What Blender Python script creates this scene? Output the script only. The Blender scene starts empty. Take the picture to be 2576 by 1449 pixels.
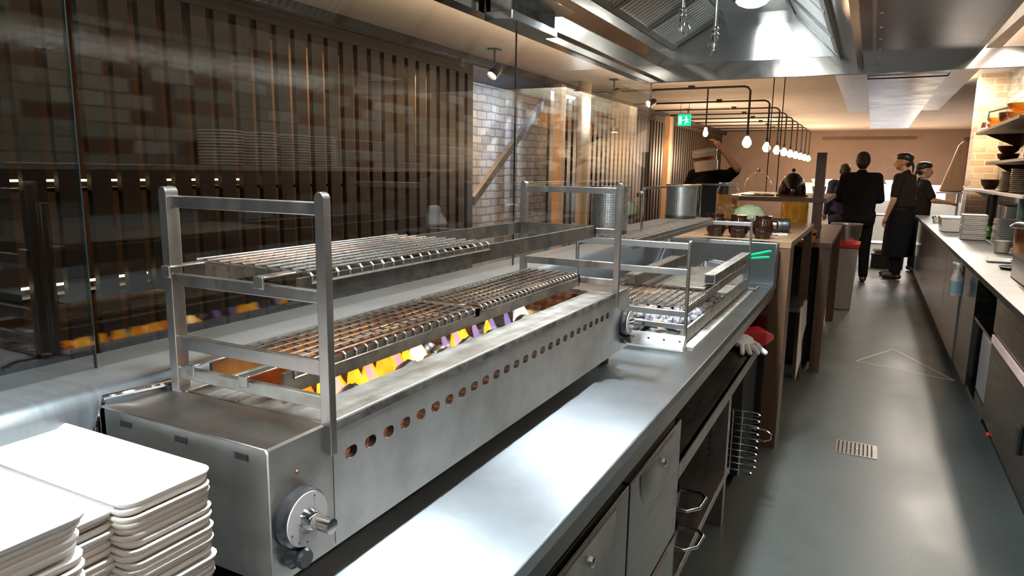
import bpy, bmesh, math, random
from mathutils import Vector, Matrix
random.seed(7)
PI = math.pi
S = bpy.context.scene
COL = S.collection

# ------------------------------------------------------------ camera
cd = bpy.data.cameras.new('camera'); cam = bpy.data.objects.new('camera', cd); COL.objects.link(cam)
RW = ((0.888859, 0.090529, -0.449149), (0.457923, -0.142628, 0.877476), (0.015376, -0.985628, -0.168231))
cam.matrix_world = Matrix(((RW[0][0], -RW[0][1], -RW[0][2], 0.0), (RW[1][0], -RW[1][1], -RW[1][2], 0.0),
                           (RW[2][0], -RW[2][1], -RW[2][2], 1.45), (0, 0, 0, 1)))
cd.sensor_width = 36.0; cd.lens = 36.0 * 1738 / 2576; cd.clip_start = 0.02; cd.clip_end = 100
S.camera = cam

# ------------------------------------------------------------ world, colour management, sampling
w = bpy.data.worlds.new('world'); S.world = w; w.use_nodes = True
w.node_tree.nodes['Background'].inputs[0].default_value = (0.9, 0.75, 0.6, 1)
w.node_tree.nodes['Background'].inputs[1].default_value = 0.02
S.view_settings.view_transform = 'Standard'; S.view_settings.look = 'None'
S.view_settings.gamma = 1.0; S.view_settings.use_curve_mapping = False
S.view_settings.exposure = EXPO = 0.0
cy = S.cycles
cy.max_bounces = 9; cy.diffuse_bounces = 4; cy.glossy_bounces = 5; cy.transmission_bounces = 6
cy.transparent_max_bounces = 20; cy.caustics_reflective = False; cy.caustics_refractive = False
cy.sample_clamp_indirect = 4.0; cy.sample_clamp_direct = 0.0; cy.blur_glossy = 0.5
cy.use_denoising = True

# ------------------------------------------------------------ lamps that light whole regions
def lamp(name, kind, loc, energy, col=(1, 1, 1), size=0.1, rot=None, spot=None, sy=None):
    d = bpy.data.lights.new(name, kind); d.energy = energy; d.color = col
    if kind == 'AREA':
        d.size = size
        if sy: d.shape = 'RECTANGLE'; d.size_y = sy
        else: d.shape = 'DISK'
    else: d.shadow_soft_size = size
    if spot: d.spot_size = spot[0]; d.spot_blend = spot[1]
    o = bpy.data.objects.new(name, d); COL.objects.link(o); o.location = loc
    if rot: o.rotation_euler = rot
    return o
WARM = (1.0, 0.62, 0.32); AMBER = (1.0, 0.5, 0.18); COOL = (0.86, 0.95, 1.0); NEUT = (1.0, 0.9, 0.78)
# added kitchen fill lights, no fixtures: behind the camera, along the aisle beyond the hood, above the right counter
lamp('kitchen_fill_light', 'AREA', (0.2, -1.3, 2.57), 75, COOL, 1.1, (0, 0, 0), sy=0.5)
lamp('kitchen_fill_light', 'AREA', (.8, 5.0, 2.57), 26, (1, .86, .7), 0.25, (0, 0, 0), sy=1.8)
lamp('kitchen_fill_light', 'AREA', (.78, 8.2, 2.57), 200, NEUT, 0.25, (0, 0, 0), sy=4.0)
lamp('kitchen_fill_light', 'AREA', (0.9, 15.5, 2.57), 210, NEUT, 1.0, (0, 0, 0), sy=3.0)
# dining side: added point fills with no fixtures, brightening ceiling and walls
for yy, ee in ((5.5, 3), (9.0, 13), (12.5, 65), (16.5, 125)):
    lamp('dining_fill_light', 'POINT', (-2.6, yy, 1.75), ee, (1, .66, .42), 0.25)
lamp('ceiling_bounce_light', 'AREA', (-2.3, 5.2, 2.2), 60, (1, .74, .5), 1.0, (PI, 0, 0), sy=7.0)  # added upward area light brightening the dining ceiling, no fixture
lamp('dining_fill_light', 'POINT', (-1.2, 18.6, 1.7), 60, (1, .72, .5), 0.25)
lamp('dining_fill_light', 'POINT', (.9, 18.9, 1.6), 40, (1, .72, .5), 0.25)
lamp('kitchen_fill_light', 'AREA', (.72, 2.6, 2.1), 28, (1, .93, .82), .12, (0, math.radians(-38), 0), sy=3.6)  # added strip fill aimed at the right wall and its plates
lamp('kitchen_fill_light', 'AREA', (.62, 1.0, 2.1), 13, (1, .9, .8), .12, (0, math.radians(18), 0), sy=3.2)  # added strip fill under the hood soffit, turned toward the grill

# ------------------------------------------------------------ materials
def nm(name):
    m = bpy.data.materials.new(name); m.use_nodes = True
    nt = m.node_tree; return m, nt, nt.nodes['Principled BSDF']
def setin(b, **k):
    for a, v in k.items():
        i = b.inputs[a.replace('_', ' ')]
        i.default_value = (*v, 1) if isinstance(v, tuple) and len(v) == 3 else v
def N(nt, t, **k):
    n = nt.nodes.new(t)
    for a, v in k.items(): setattr(n, a, v)
    return n
def noise(nt, scale, detail=4, stretch=None, rough=0.55):
    c = N(nt, 'ShaderNodeTexCoord'); n = N(nt, 'ShaderNodeTexNoise')
    n.inputs['Scale'].default_value = scale; n.inputs['Detail'].default_value = detail; n.inputs['Roughness'].default_value = rough
    if stretch:
        mp = N(nt, 'ShaderNodeMapping'); mp.inputs['Scale'].default_value = stretch
        nt.links.new(c.outputs['Object'], mp.inputs[0]); nt.links.new(mp.outputs[0], n.inputs[0])
    else: nt.links.new(c.outputs['Object'], n.inputs[0])
    return n
def ramp(nt, src, stops, out='Fac'):
    r = N(nt, 'ShaderNodeValToRGB'); e = r.color_ramp.elements
    while len(e) < len(stops): e.new(0.5)
    for x, (p, c) in zip(e, stops):
        x.position = p; x.color = (*c, 1) if isinstance(c, tuple) else (c, c, c, 1)
    nt.links.new(src.outputs[out], r.inputs[0]); return r
def bump(nt, b, src, strength, dist=0.002, out=0):
    bp = N(nt, 'ShaderNodeBump'); bp.inputs['Strength'].default_value = strength; bp.inputs['Distance'].default_value = dist
    nt.links.new(src.outputs[out], bp.inputs['Height']); nt.links.new(bp.outputs[0], b.inputs['Normal']); return bp
def steel(name, col=(.62, .62, .6), rough=.3, dirt=.25, stretch=(1, 30, 1), aniso=0.0, dcol=None, scale=6, var=.06, T=None):
    m, nt, b = nm(name); setin(b, Metallic=1.0)
    dc = dcol or tuple(c * (1 - dirt) for c in col)
    n = noise(nt, scale, 5); r = ramp(nt, n, [(.35, col), (.72, dc)]); nt.links.new(r.outputs[0], b.inputs['Base Color'])
    n2 = noise(nt, 3, 6, stretch, .6); r2 = ramp(nt, n2, [(.25, max(.03, rough - var)), (.75, rough + var)])
    nt.links.new(r2.outputs[0], b.inputs['Roughness'])
    if T:
        b.inputs['Anisotropic'].default_value = aniso
        tv = N(nt, 'ShaderNodeCombineXYZ')
        for i in range(3): tv.inputs[i].default_value = T[i]
        nt.links.new(tv.outputs[0], b.inputs['Tangent'])
    return m
def plain(name, col, rough=.5, metal=0.0, var=.12, scale=8, bmp=0, spec=.5, stretch=None, **k):
    m, nt, b = nm(name); setin(b, Roughness=rough, Metallic=metal, **k); b.inputs['Specular IOR Level'].default_value = spec
    n = noise(nt, scale, 5, stretch)
    r = ramp(nt, n, [(.3, tuple(c * (1 - var) for c in col)), (.7, tuple(min(1, c * (1 + var)) for c in col))])
    nt.links.new(r.outputs[0], b.inputs['Base Color'])
    if bmp: bump(nt, b, n, bmp)
    return m
def emit(name, col, strength, base=(.8, .8, .8)):
    m, nt, b = nm(name); setin(b, Base_Color=base, Emission_Color=col, Emission_Strength=strength, Roughness=.4); return m
def wood(name, c1, c2, rough=.45, stretch=(9, .7, 9), scale=5):
    m, nt, b = nm(name); n = noise(nt, scale, 6, stretch, .65); r = ramp(nt, n, [(.3, c1), (.7, c2)])
    nt.links.new(r.outputs[0], b.inputs['Base Color']); setin(b, Roughness=rough); bump(nt, b, n, .15); return m
def glass(name, tint=(.9, .92, .91), ior=1.62, extra=0.0):
    m = bpy.data.materials.new(name); m.use_nodes = True; nt = m.node_tree; nt.nodes.clear()
    o = N(nt, 'ShaderNodeOutputMaterial'); t = N(nt, 'ShaderNodeBsdfTransparent'); g = N(nt, 'ShaderNodeBsdfGlossy')
    t.inputs[0].default_value = (*tint, 1); g.inputs['Roughness'].default_value = .015; g.inputs[0].default_value = (.95, .97, 1, 1)
    f = N(nt, 'ShaderNodeFresnel'); gm = N(nt, 'ShaderNodeNewGeometry'); im = N(nt, 'ShaderNodeMath', operation='MULTIPLY_ADD')
    im.inputs[1].default_value = 1 / ior - ior; im.inputs[2].default_value = ior
    nt.links.new(gm.outputs['Backfacing'], im.inputs[0]); nt.links.new(im.outputs[0], f.inputs[0])
    a = N(nt, 'ShaderNodeMath', operation='ADD'); a.inputs[1].default_value = extra; nt.links.new(f.outputs[0], a.inputs[0])
    x = N(nt, 'ShaderNodeMixShader'); nt.links.new(a.outputs[0], x.inputs[0]); nt.links.new(t.outputs[0], x.inputs[1]); nt.links.new(g.outputs[0], x.inputs[2])
    nt.links.new(x.outputs[0], o.inputs[0]); return m
def brick(name, cols, mortar, bw, bh, mort=.012, rough=.25, uvaxes='YZ', bmp=.5, offs=.5, vary=0.0, rot=0):
    m, nt, b = nm(name); setin(b, Roughness=rough)
    c = N(nt, 'ShaderNodeTexCoord'); sp = N(nt, 'ShaderNodeSeparateXYZ'); cb = N(nt, 'ShaderNodeCombineXYZ')
    nt.links.new(c.outputs['Object'], sp.inputs[0])
    nt.links.new(sp.outputs[uvaxes[0]], cb.inputs[0]); nt.links.new(sp.outputs[uvaxes[1]], cb.inputs[1])
    src = cb.outputs[0]
    if vary:
        n0 = noise(nt, 3.5, 3); vm = N(nt, 'ShaderNodeVectorMath', operation='MULTIPLY_ADD')
        vm.inputs[1].default_value = (vary, vary, 0); nt.links.new(n0.outputs['Color'], vm.inputs[0]); nt.links.new(src, vm.inputs[2]); src = vm.outputs[0]
    t = N(nt, 'ShaderNodeTexBrick'); nt.links.new(src, t.inputs[0]); t.offset = offs
    t.inputs['Color1'].default_value = (0, 0, 0, 1); t.inputs['Color2'].default_value = (1, 1, 1, 1); t.inputs['Mortar'].default_value = (.5, .5, .5, 1)
    t.inputs['Scale'].default_value = 1; t.inputs['Mortar Size'].default_value = mort; t.inputs['Mortar Smooth'].default_value = .2
    t.inputs['Brick Width'].default_value = bw; t.inputs['Row Height'].default_value = bh
    k = len(cols); r = ramp(nt, t, [((i + .0) / k, cc) for i, cc in enumerate(cols)], 'Color'); r.color_ramp.interpolation = 'CONSTANT'
    n = noise(nt, 14, 5); mx = N(nt, 'ShaderNodeMixRGB', blend_type='MULTIPLY'); mx.inputs[0].default_value = .5
    rr = ramp(nt, n, [(.3, .6), (.7, 1.0)]); nt.links.new(r.outputs[0], mx.inputs[1]); nt.links.new(rr.outputs[0], mx.inputs[2])
    m2 = N(nt, 'ShaderNodeMixRGB'); nt.links.new(t.outputs['Fac'], m2.inputs[0]); nt.links.new(mx.outputs[0], m2.inputs[1]); m2.inputs[2].default_value = (*mortar, 1)
    nt.links.new(m2.outputs[0], b.inputs['Base Color'])
    iv = N(nt, 'ShaderNodeMath', operation='SUBTRACT'); iv.inputs[0].default_value = 1; nt.links.new(t.outputs['Fac'], iv.inputs[1])
    ad = N(nt, 'ShaderNodeMath', operation='MULTIPLY_ADD'); ad.inputs[1].default_value = .5; nt.links.new(n.outputs['Fac'], ad.inputs[0]); nt.links.new(iv.outputs[0], ad.inputs[2])
    bump(nt, b, ad, bmp, .012); return m

M = {}
M['top'] = steel('worktop_steel', (.45, .495, .52), .38, .2, (3, 40, 3), .92, (.36, .395, .415), 7, .03, (1, .04, .03))
M['ledge'] = steel('ledge_steel', (.36, .4, .42), .36, .2, (3, 40, 3), .6, (.3, .33, .35), 7, .03, (1, .04, .03))
M['steel'] = steel('brushed_steel', (.66, .66, .64), .3, .06, (2, 2, 30), 0, None, 6, .03)
M['body'] = steel('grill_steel', (.64, .63, .61), .38, .3, (1, 2, 40), .85, (.4, .385, .36), 9, .03, (.03, .03, 1))
M['stain'] = steel('stained_steel', (.55, .54, .5), .45, .5, (10, 1, 1), 0, (.3, .26, .22), 22, .1)
M['scorch'] = steel('scorched_steel', (.4, .37, .33), .5, .5, (1, 1, 1), 0, (.09, .075, .065), 30, .1)
M['dark'] = steel('dark_steel', (.2, .195, .18), .36, .3, (1, 1, 20))
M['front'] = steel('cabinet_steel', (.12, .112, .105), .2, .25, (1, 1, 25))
M['bar'] = steel('rack_steel', (.44, .4, .37), .34, .25, (20, 2, 2), 0, (.33, .29, .26), 18)
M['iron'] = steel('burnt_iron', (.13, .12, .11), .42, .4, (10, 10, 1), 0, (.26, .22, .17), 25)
M['rust'] = plain('heat_scaled_iron', (.2, .075, .03), .6, .6, .45, 30, .2)
M['wire'] = steel('grate_wire', (.7, .69, .66), .22, .25, (1, 1, 1), 0, (.4, .36, .32), 60, .08)
M['wiredk'] = steel('charred_wire', (.11, .095, .085), .45, .4, (1, 1, 1), 0, (.3, .26, .22), 60, .08)
M['chrome'] = steel('chrome', (.85, .85, .86), .08, .05, (1, 1, 1), 0, None, 4, .03)
M['hood'] = steel('hood_steel', (.5, .5, .48), .25, .12, (30, 1, 1), 1.0, None, 4, .008, (.001, .03, 1))
M['hoodw'] = steel('hood_rim_steel', (.46, .4, .33), .17, .12, (1, 20, 1), 0, None, 4, .01)
M['skirt'] = steel('polished_skirt_steel', (.55, .5, .45), .09, .1, (1, 1, 1), 0, None, 3, .01)
M['panel'] = steel('hood_underside_steel', (.36, .33, .31), .2, .12, (2, 16, 2), .8, None, 3, .02, (1, .04, .03))
M['filter'] = steel('filter_steel', (.58, .58, .56), .34, .2, (1, 1, 1))
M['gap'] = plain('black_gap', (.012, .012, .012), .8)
M['black'] = plain('black_plastic', (.02, .02, .022), .35)
M['dial'] = plain('dial_enamel', (.75, .76, .78), .3, .0, .04)
M['ceramic'] = plain('white_porcelain', (.86, .83, .8), .14, 0, .02)
M['ceramic2'] = plain('ivory_porcelain', (.78, .71, .63), .18, 0, .03)
M['white'] = plain('white_cloth', (.8, .79, .76), .8, 0, .06)
M['red'] = plain('red_plastic', (.6, .03, .03), .4)
M['green'] = plain('green_plastic', (.0, .38, .16), .4)
M['stone'] = plain('lava_stone', (.27, .235, .21), .9, 0, .35, 40, .6)
M['coal'] = plain('ashen_coal', (.45, .44, .47), .9, 0, .4, 40, .6)
M['glass'] = glass('screen_glass')
M['glass2'] = glass('clear_glass', (.98, .98, .97), 1.25)
M['gedge'] = plain('glass_edge', (.012, .018, .017), .1, 0, .1)
M['slat'] = wood('dark_slat_wood', (.011, .006, .004), (.028, .015, .008), .4, (9, 9, .5))
M['amberwall'] = plain('brown_plaster', (.12, .06, .03), .8, 0, .2, 3, .1)
M['gloss'] = brick('amber_wall_tile', [(.34, .2, .1), (.4, .25, .13), (.3, .17, .09)], (.16, .1, .06), .3, .085, .006, .3, 'YZ', .3)
M['whitebrick'] = brick('whitewashed_brick', [(.62, .63, .66), (.72, .72, .74), (.52, .53, .57), (.66, .65, .65)], (.3, .29, .29), .24, .1, .01, .85, 'YZ', 1.0, .5, .05)
M['tile'] = brick('glazed_brick', [(.2, .22, .2), (.11, .065, .04), (.25, .24, .19), (.18, .18, .14), (.075, .045, .03), (.3, .3, .27)], (.1, .09, .08), .26, .075, .006, .15, 'YZ', .4)
M['tilex'] = brick('cream_brick', [(.5, .33, .19), (.56, .4, .25), (.42, .28, .16)], (.5, .42, .32), .2, .075, .008, .4, 'XZ', .5)
M['backwall'] = plain('brown_back_wall', (.235, .165, .125), .8, 0, .08, 4)
M['ceil'] = plain('ceiling_paint', (.7, .61, .54), .85, 0, .05, 3)
M['kit'] = plain('kitchen_wall_cladding', (.35, .36, .36), .4, 0, .1, 4)
M['bulb'] = emit('bulb_glow', (1, .68, .36), 60)
M['lens'] = emit('cool_lamp_lens', (.88, .96, 1), 42)
M['strip'] = emit('warm_strip_glow', (1, .75, .4), 5)
M['spotlens'] = emit('spot_lens', (1, .8, .55), 22)
M['warmlens'] = emit('heat_lamp_lens', (1, .66, .28), 45)
M['lit'] = emit('backlit_panel', (.8, .86, 1), 6)
M['exit'] = emit('exit_green', (.0, .75, .38), 1.1, (0, .3, .15))
M['exitw'] = emit('exit_white', (.75, 1, .92), 1.6)
M['woodtop'] = wood('pale_bar_top', (.24, .14, .075), (.34, .21, .12), .35)
M['woodmid'] = wood('brown_panel_wood', (.1, .05, .025), (.15, .08, .04), .4, (6, 6, .6))
M['wooddk'] = wood('cabinet_wood', (.085, .04, .02), (.14, .07, .035), .45, (6, 6, .6))
M['board'] = wood('leaning_board_wood', (.5, .3, .16), (.62, .4, .24), .5, (4, 4, .5))
M['amber'] = plain('amber_infusion', (.85, .36, .02), .1, 0, .25, 12, 0, .5, None, Emission_Color=(.9, .35, .01), Emission_Strength=.0)
M['brown'] = plain('brown_glass', (.02, .006, .003), .08, 0, .2)
M['leaf'] = plain('pale_green_crinkle', (.32, .38, .22), .7, 0, .25, 20, .4)
M['herb'] = plain('green_herb', (.07, .2, .03), .6, 0, .4, 30, .4)
M['bin'] = plain('grey_bin_plastic', (.3, .29, .26), .45, 0, .05)
M['skin'] = plain('skin', (.55, .3, .2), .5, 0, .05)
M['hair'] = plain('dark_hair', (.01, .007, .006), .6, 0, .3, 60, .3)
M['suit'] = plain('black_suit_cloth', (.008, .008, .01), .9, 0, .2, 20, 0, .1)
M['chefb'] = plain('black_chef_cloth', (.014, .011, .01), .8, 0, .25, 18, 0, .2)
M['whitejk'] = plain('white_jacket', (.6, .58, .55), .8)
M['bluecl'] = plain('navy_cloth', (.03, .035, .09), .8)
M['orange'] = plain('orange_bowl_glaze', (.75, .32, .04), .35, 0, .15)
M['copper'] = steel('copper_pan', (.5, .25, .13), .3, .3)
M['label'] = plain('bottle_label', (.35, .6, .66), .4)
M['lightgrey'] = plain('light_grey_plastic', (.7, .7, .68), .4)
M['pipe'] = plain('black_conduit', (.03, .024, .02), .5, .3)
M['greypaint'] = plain('grey_stair_paint', (.1, .105, .115), .5)
M['cream'] = plain('cream_column_paint', (.6, .5, .36), .5, 0, .06, 3)
M['pink'] = plain('pale_pink_tape', (.75, .55, .5), .5)
M['blue'] = plain('blue_label', (.08, .2, .6), .4)
def mk_floor():
    m, nt, b = nm('kitchen_vinyl'); n = noise(nt, 180, 3); n2 = noise(nt, 1.6, 4)
    r = ramp(nt, n, [(.42, (.068, .077, .071)), (.6, (.092, .1, .092)), (.72, (.15, .16, .148))])
    r2 = ramp(nt, n2, [(.3, .75), (.7, 1.05)]); mx = N(nt, 'ShaderNodeMixRGB', blend_type='MULTIPLY'); mx.inputs[0].default_value = 1
    nt.links.new(r.outputs[0], mx.inputs[1]); nt.links.new(r2.outputs[0], mx.inputs[2]); nt.links.new(mx.outputs[0], b.inputs['Base Color'])
    r3 = ramp(nt, n2, [(.3, .3), (.7, .45)]); nt.links.new(r3.outputs[0], b.inputs['Roughness']); bump(nt, b, n, .1, .001); return m
M['floor'] = mk_floor()
def mk_flame(name, c1, c2, s, dens):
    m = bpy.data.materials.new(name); m.use_nodes = True; nt = m.node_tree; nt.nodes.clear()
    o = N(nt, 'ShaderNodeOutputMaterial'); t = N(nt, 'ShaderNodeBsdfTransparent'); e = N(nt, 'ShaderNodeEmission'); e.inputs[1].default_value = s
    n = noise(nt, 22, 2, (1, 1, .5)); r = ramp(nt, n, [(.35, c1), (.62, c2)]); nt.links.new(r.outputs[0], e.inputs[0])
    lw = N(nt, 'ShaderNodeLayerWeight'); lw.inputs[0].default_value = .35
    mm = N(nt, 'ShaderNodeMath', operation='MULTIPLY_ADD'); mm.inputs[1].default_value = -dens; mm.inputs[2].default_value = dens
    nt.links.new(lw.outputs['Facing'], mm.inputs[0])
    x = N(nt, 'ShaderNodeMixShader'); nt.links.new(mm.outputs[0], x.inputs[0]); nt.links.new(t.outputs[0], x.inputs[1]); nt.links.new(e.outputs[0], x.inputs[2])
    nt.links.new(x.outputs[0], o.inputs[0]); return m
M['fire'] = mk_flame('orange_fire', (1, .16, .005), (1, .5, .03), 2.4, .95)
M['firehot'] = mk_flame('white_hot_fire', (1, .55, .12), (1, .85, .5), 5.0, 1.0)
M['jet'] = mk_flame('gas_jet', (.25, .3, .95), (.8, .5, .75), 1.1, .5)

# ------------------------------------------------------------ mesh helpers
class MB:
    def __init__(s): s.v = []; s.f = []
    def add(s, vs, fs):
        o = len(s.v); s.v += [tuple(v) for v in vs]; s.f += [tuple(i + o for i in f) for f in fs]; return s
    def box(s, x0, x1, y0, y1, z0, z1, M4=None):
        vs = [Vector((x, y, z)) for z in (z0, z1) for y in (y0, y1) for x in (x0, x1)]
        if M4: vs = [M4 @ v for v in vs]
        return s.add(vs, [(0, 2, 3, 1), (4, 5, 7, 6), (0, 1, 5, 4), (2, 6, 7, 3), (0, 4, 6, 2), (1, 3, 7, 5)])
    def bar(s, p, q, w, h, up=(0, 0, 1)):
        p, q = Vector(p), Vector(q); d = (q - p).normalized(); u = Vector(up); a = d.cross(u)
        if a.length < 1e-4: a = d.cross(Vector((1, 0, 0)))
        a.normalize(); b = a.cross(d); a = a * w / 2; b = b * h / 2
        vs = [e + i * a + j * b for e in (p, q) for i, j in ((-1, -1), (1, -1), (1, 1), (-1, 1))]
        return s.add(vs, [(3, 2, 1, 0), (4, 5, 6, 7), (0, 1, 5, 4), (1, 2, 6, 5), (2, 3, 7, 6), (3, 0, 4, 7)])
    def prism(s, poly, axis, a, b):
        n = len(poly)
        def mk(u, v, t): return {'x': (t, u, v), 'y': (u, t, v), 'z': (u, v, t)}[axis]
        vs = [mk(u, v, a) for u, v in poly] + [mk(u, v, b) for u, v in poly]
        fs = [tuple(range(n))[::-1], tuple(range(n, 2 * n))] + [(i, (i + 1) % n, n + (i + 1) % n, n + i) for i in range(n)]
        return s.add(vs, fs)
    def lathe(s, prof, c=(0, 0, 0), n=24, M4=None):
        vs = []; fs = []; k = len(prof)
        for r, z in prof:
            for i in range(n):
                a = 2 * PI * i / n; v = Vector((r * math.cos(a), r * math.sin(a), z))
                if M4: v = M4 @ v
                vs.append(v + Vector(c))
        for j in range(k - 1):
            for i in range(n): fs.append((j * n + i, j * n + (i + 1) % n, (j + 1) * n + (i + 1) % n, (j + 1) * n + i))
        if prof[0][0] > 1e-5: fs.append(tuple(range(n))[::-1])
        if prof[-1][0] > 1e-5: fs.append(tuple((k - 1) * n + i for i in range(n)))
        return s.add(vs, fs)
    def tube(s, pts, r, n=8, closed=False):
        P = [Vector(p) for p in pts]; k = len(P); vs = []; fs = []; prev = None
        rs = r if isinstance(r, (list, tuple)) else [r] * k
        for i, p in enumerate(P):
            if closed: d = P[(i + 1) % k] - P[i - 1]
            else: d = P[min(i + 1, k - 1)] - P[max(i - 1, 0)]
            d.normalize()
            if prev is None:
                a = d.cross(Vector((0, 0, 1)))
                if a.length < 1e-3: a = d.cross(Vector((1, 0, 0)))
            else: a = prev - d * prev.dot(d)
            a.normalize(); prev = a; b = d.cross(a)
            for j in range(n):
                t = 2 * PI * j / n; vs.append(p + (a * math.cos(t) + b * math.sin(t)) * rs[i])
        for i in range(k if closed else k - 1):
            for j in range(n):
                i2 = (i + 1) % k; fs.append((i * n + j, i * n + (j + 1) % n, i2 * n + (j + 1) % n, i2 * n + j))
        if not closed: fs += [tuple(range(n))[::-1], tuple((k - 1) * n + j for j in range(n))]
        return s.add(vs, fs)
    def ball(s, c, rx, ry=None, rz=None, n=16, m=10, jit=0, M4=None):
        ry = ry or rx; rz = rz or rx; vs = [(0, 0, -1)]; fs = []
        for j in range(1, m):
            t = PI * j / m - PI / 2
            for i in range(n): a = 2 * PI * i / n; vs.append((math.cos(a) * math.cos(t), math.sin(a) * math.cos(t), math.sin(t)))
        vs.append((0, 0, 1)); L = len(vs) - 1
        for i in range(n): fs.append((0, 1 + (i + 1) % n, 1 + i)); fs.append((L, L - n + i, L - n + (i + 1) % n))
        for j in range(m - 2):
            for i in range(n): fs.append((1 + j * n + i, 1 + j * n + (i + 1) % n, 1 + (j + 1) * n + (i + 1) % n, 1 + (j + 1) * n + i))
        out = []
        for v in vs:
            k = 1 + (random.uniform(-jit, jit) if jit else 0); v = Vector((v[0] * rx * k, v[1] * ry * k, v[2] * rz * k))
            if M4: v = M4 @ v
            out.append(v + Vector(c))
        return s.add(out, fs)
    def caps(s, p, q, r0, r1, n=14):
        s.tube([p, q], [r0, r1], n); s.ball(p, r0, n=n, m=8); s.ball(q, r1, n=n, m=8); return s
    def build(s, name, m, parent=None, bevel=0, smooth=40, origin=None, seg=2):
        off = Vector((0, 0, 0)); loc = None
        if parent is not None:
            q = parent
            while q is not None: off += Vector(q.location); q = q.parent
        else:
            xs = [v[0] for v in s.v]; ys = [v[1] for v in s.v]; zs = [v[2] for v in s.v]
            loc = Vector(origin) if origin is not None else Vector(((min(xs) + max(xs)) / 2, (min(ys) + max(ys)) / 2, min(zs)))
            off = loc
        me = bpy.data.meshes.new(name)
        me.from_pydata([Vector(v) - off for v in s.v], [], s.f); me.validate()
        bm = bmesh.new(); bm.from_mesh(me); bmesh.ops.recalc_face_normals(bm, faces=bm.faces); bm.to_mesh(me); bm.free()
        mats = m if isinstance(m, (list, tuple)) else [m]
        for x in mats: me.materials.append(M[x] if isinstance(x, str) else x)
        if smooth:
            me.polygons.foreach_set('use_smooth', [True] * len(me.polygons)); me.set_sharp_from_angle(angle=math.radians(smooth))
        o = bpy.data.objects.new(name, me); COL.objects.link(o)
        if parent is not None: o.parent = parent
        else: o.location = loc
        if bevel:
            bv = o.modifiers.new('bevel', 'BEVEL'); bv.width = bevel; bv.segments = seg; bv.limit_method = 'ANGLE'; bv.angle_limit = math.radians(50)
            bv.harden_normals = False
        return o
def tag(o, label, cat, group=None, kind=None):
    o['label'] = label; o['category'] = cat
    if group: o['group'] = group
    if kind: o['kind'] = kind
    return o
def thing(name, label, cat, loc, group=None):
    o = bpy.data.objects.new(name, None); COL.objects.link(o); o.location = loc; o.empty_display_size = .05
    return tag(o, label, cat, group)
def struct(o): o['kind'] = 'structure'; return o
def B(x0, x1, y0, y1, z0, z1): return MB().box(x0, x1, y0, y1, z0, z1)
def dup(root, loc, label=None, group=None):
    r = root.copy(); COL.objects.link(r); r.location = loc
    if label: r['label'] = label
    if group: r['group'] = group
    for ch in list(root.children):
        c = ch.copy(); COL.objects.link(c); c.parent = r
        for g in ch.children:
            d = g.copy(); COL.objects.link(d); d.parent = c
    return r
ORD = ['', 'first', 'second', 'third', 'fourth', 'fifth', 'sixth', 'seventh', 'eighth', 'ninth', 'tenth', 'eleventh', 'twelfth', 'thirteenth', 'fourteenth', 'fifteenth', 'sixteenth', 'seventeenth', 'eighteenth', 'nineteenth', 'twentieth'] + ['twenty-' + q for q in ('first', 'second', 'third', 'fourth', 'fifth', 'sixth', 'seventh', 'eighth', 'ninth')] + ['thirtieth'] + ['thirty-' + q for q in ('first', 'second', 'third', 'fourth', 'fifth', 'sixth')]
# ============================================================ the setting
CZ = 2.6
struct(B(-4.75, 2.3, -2.6, 20.5, -.1, 0).build('floor', 'floor', smooth=0))
struct(B(-4.75, 2.3, -2.6, 20.5, CZ, CZ + .1).build('ceiling', 'ceil', smooth=0))
struct(B(-4.75, 2.3, 20.3, 20.5, 0, CZ).build('wall_back', 'backwall', smooth=0))
struct(B(-4.75, 1.4, -2.6, -2.45, 0, CZ).build('wall_front', 'kit', smooth=0))
struct(B(1.26, 1.4, -2.45, 9.95, 0, CZ).build('wall_right', 'tile', smooth=0))
struct(B(2.15, 2.3, 9.95, 20.3, 0, CZ).build('wall_right_rear', 'backwall', smooth=0))
struct(B(1.4, 2.3, 9.85, 9.95, 0, CZ).build('wall_right_return', 'backwall', smooth=0))
struct(B(.99, 1.26, 9.6, 9.95, 0, CZ).build('trim_pier', 'tilex', smooth=0))
# wall behind the slats: plaster, a tiled stretch and the whitewashed brick alcove
struct(B(-4.75, -4.6, -2.45, 5.75, 0, CZ).build('wall_left', 'amberwall', smooth=0))
struct(B(-4.6, -4.52, 6.25, 7.3, 0, 2.45).build('wall_left_tiled', 'gloss', smooth=0))
struct(B(-4.75, -4.6, 5.75, 7.45, 0, CZ).build('wall_left_middle', 'amberwall', smooth=0))
struct(B(-4.7, -4.42, 7.45, 9.75, 0, 2.5).build('wall_alcove', 'whitebrick', smooth=0))
struct(B(-4.75, -4.6, 9.75, 20.3, 0, CZ).build('wall_left_rear', 'amberwall', smooth=0))
# dark ceiling bulkhead over the screen
struct(B(-4.6, -3.72, -2.45, 20.3, 2.5, CZ).build('trim_bulkhead', 'slat', smooth=0))

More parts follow.
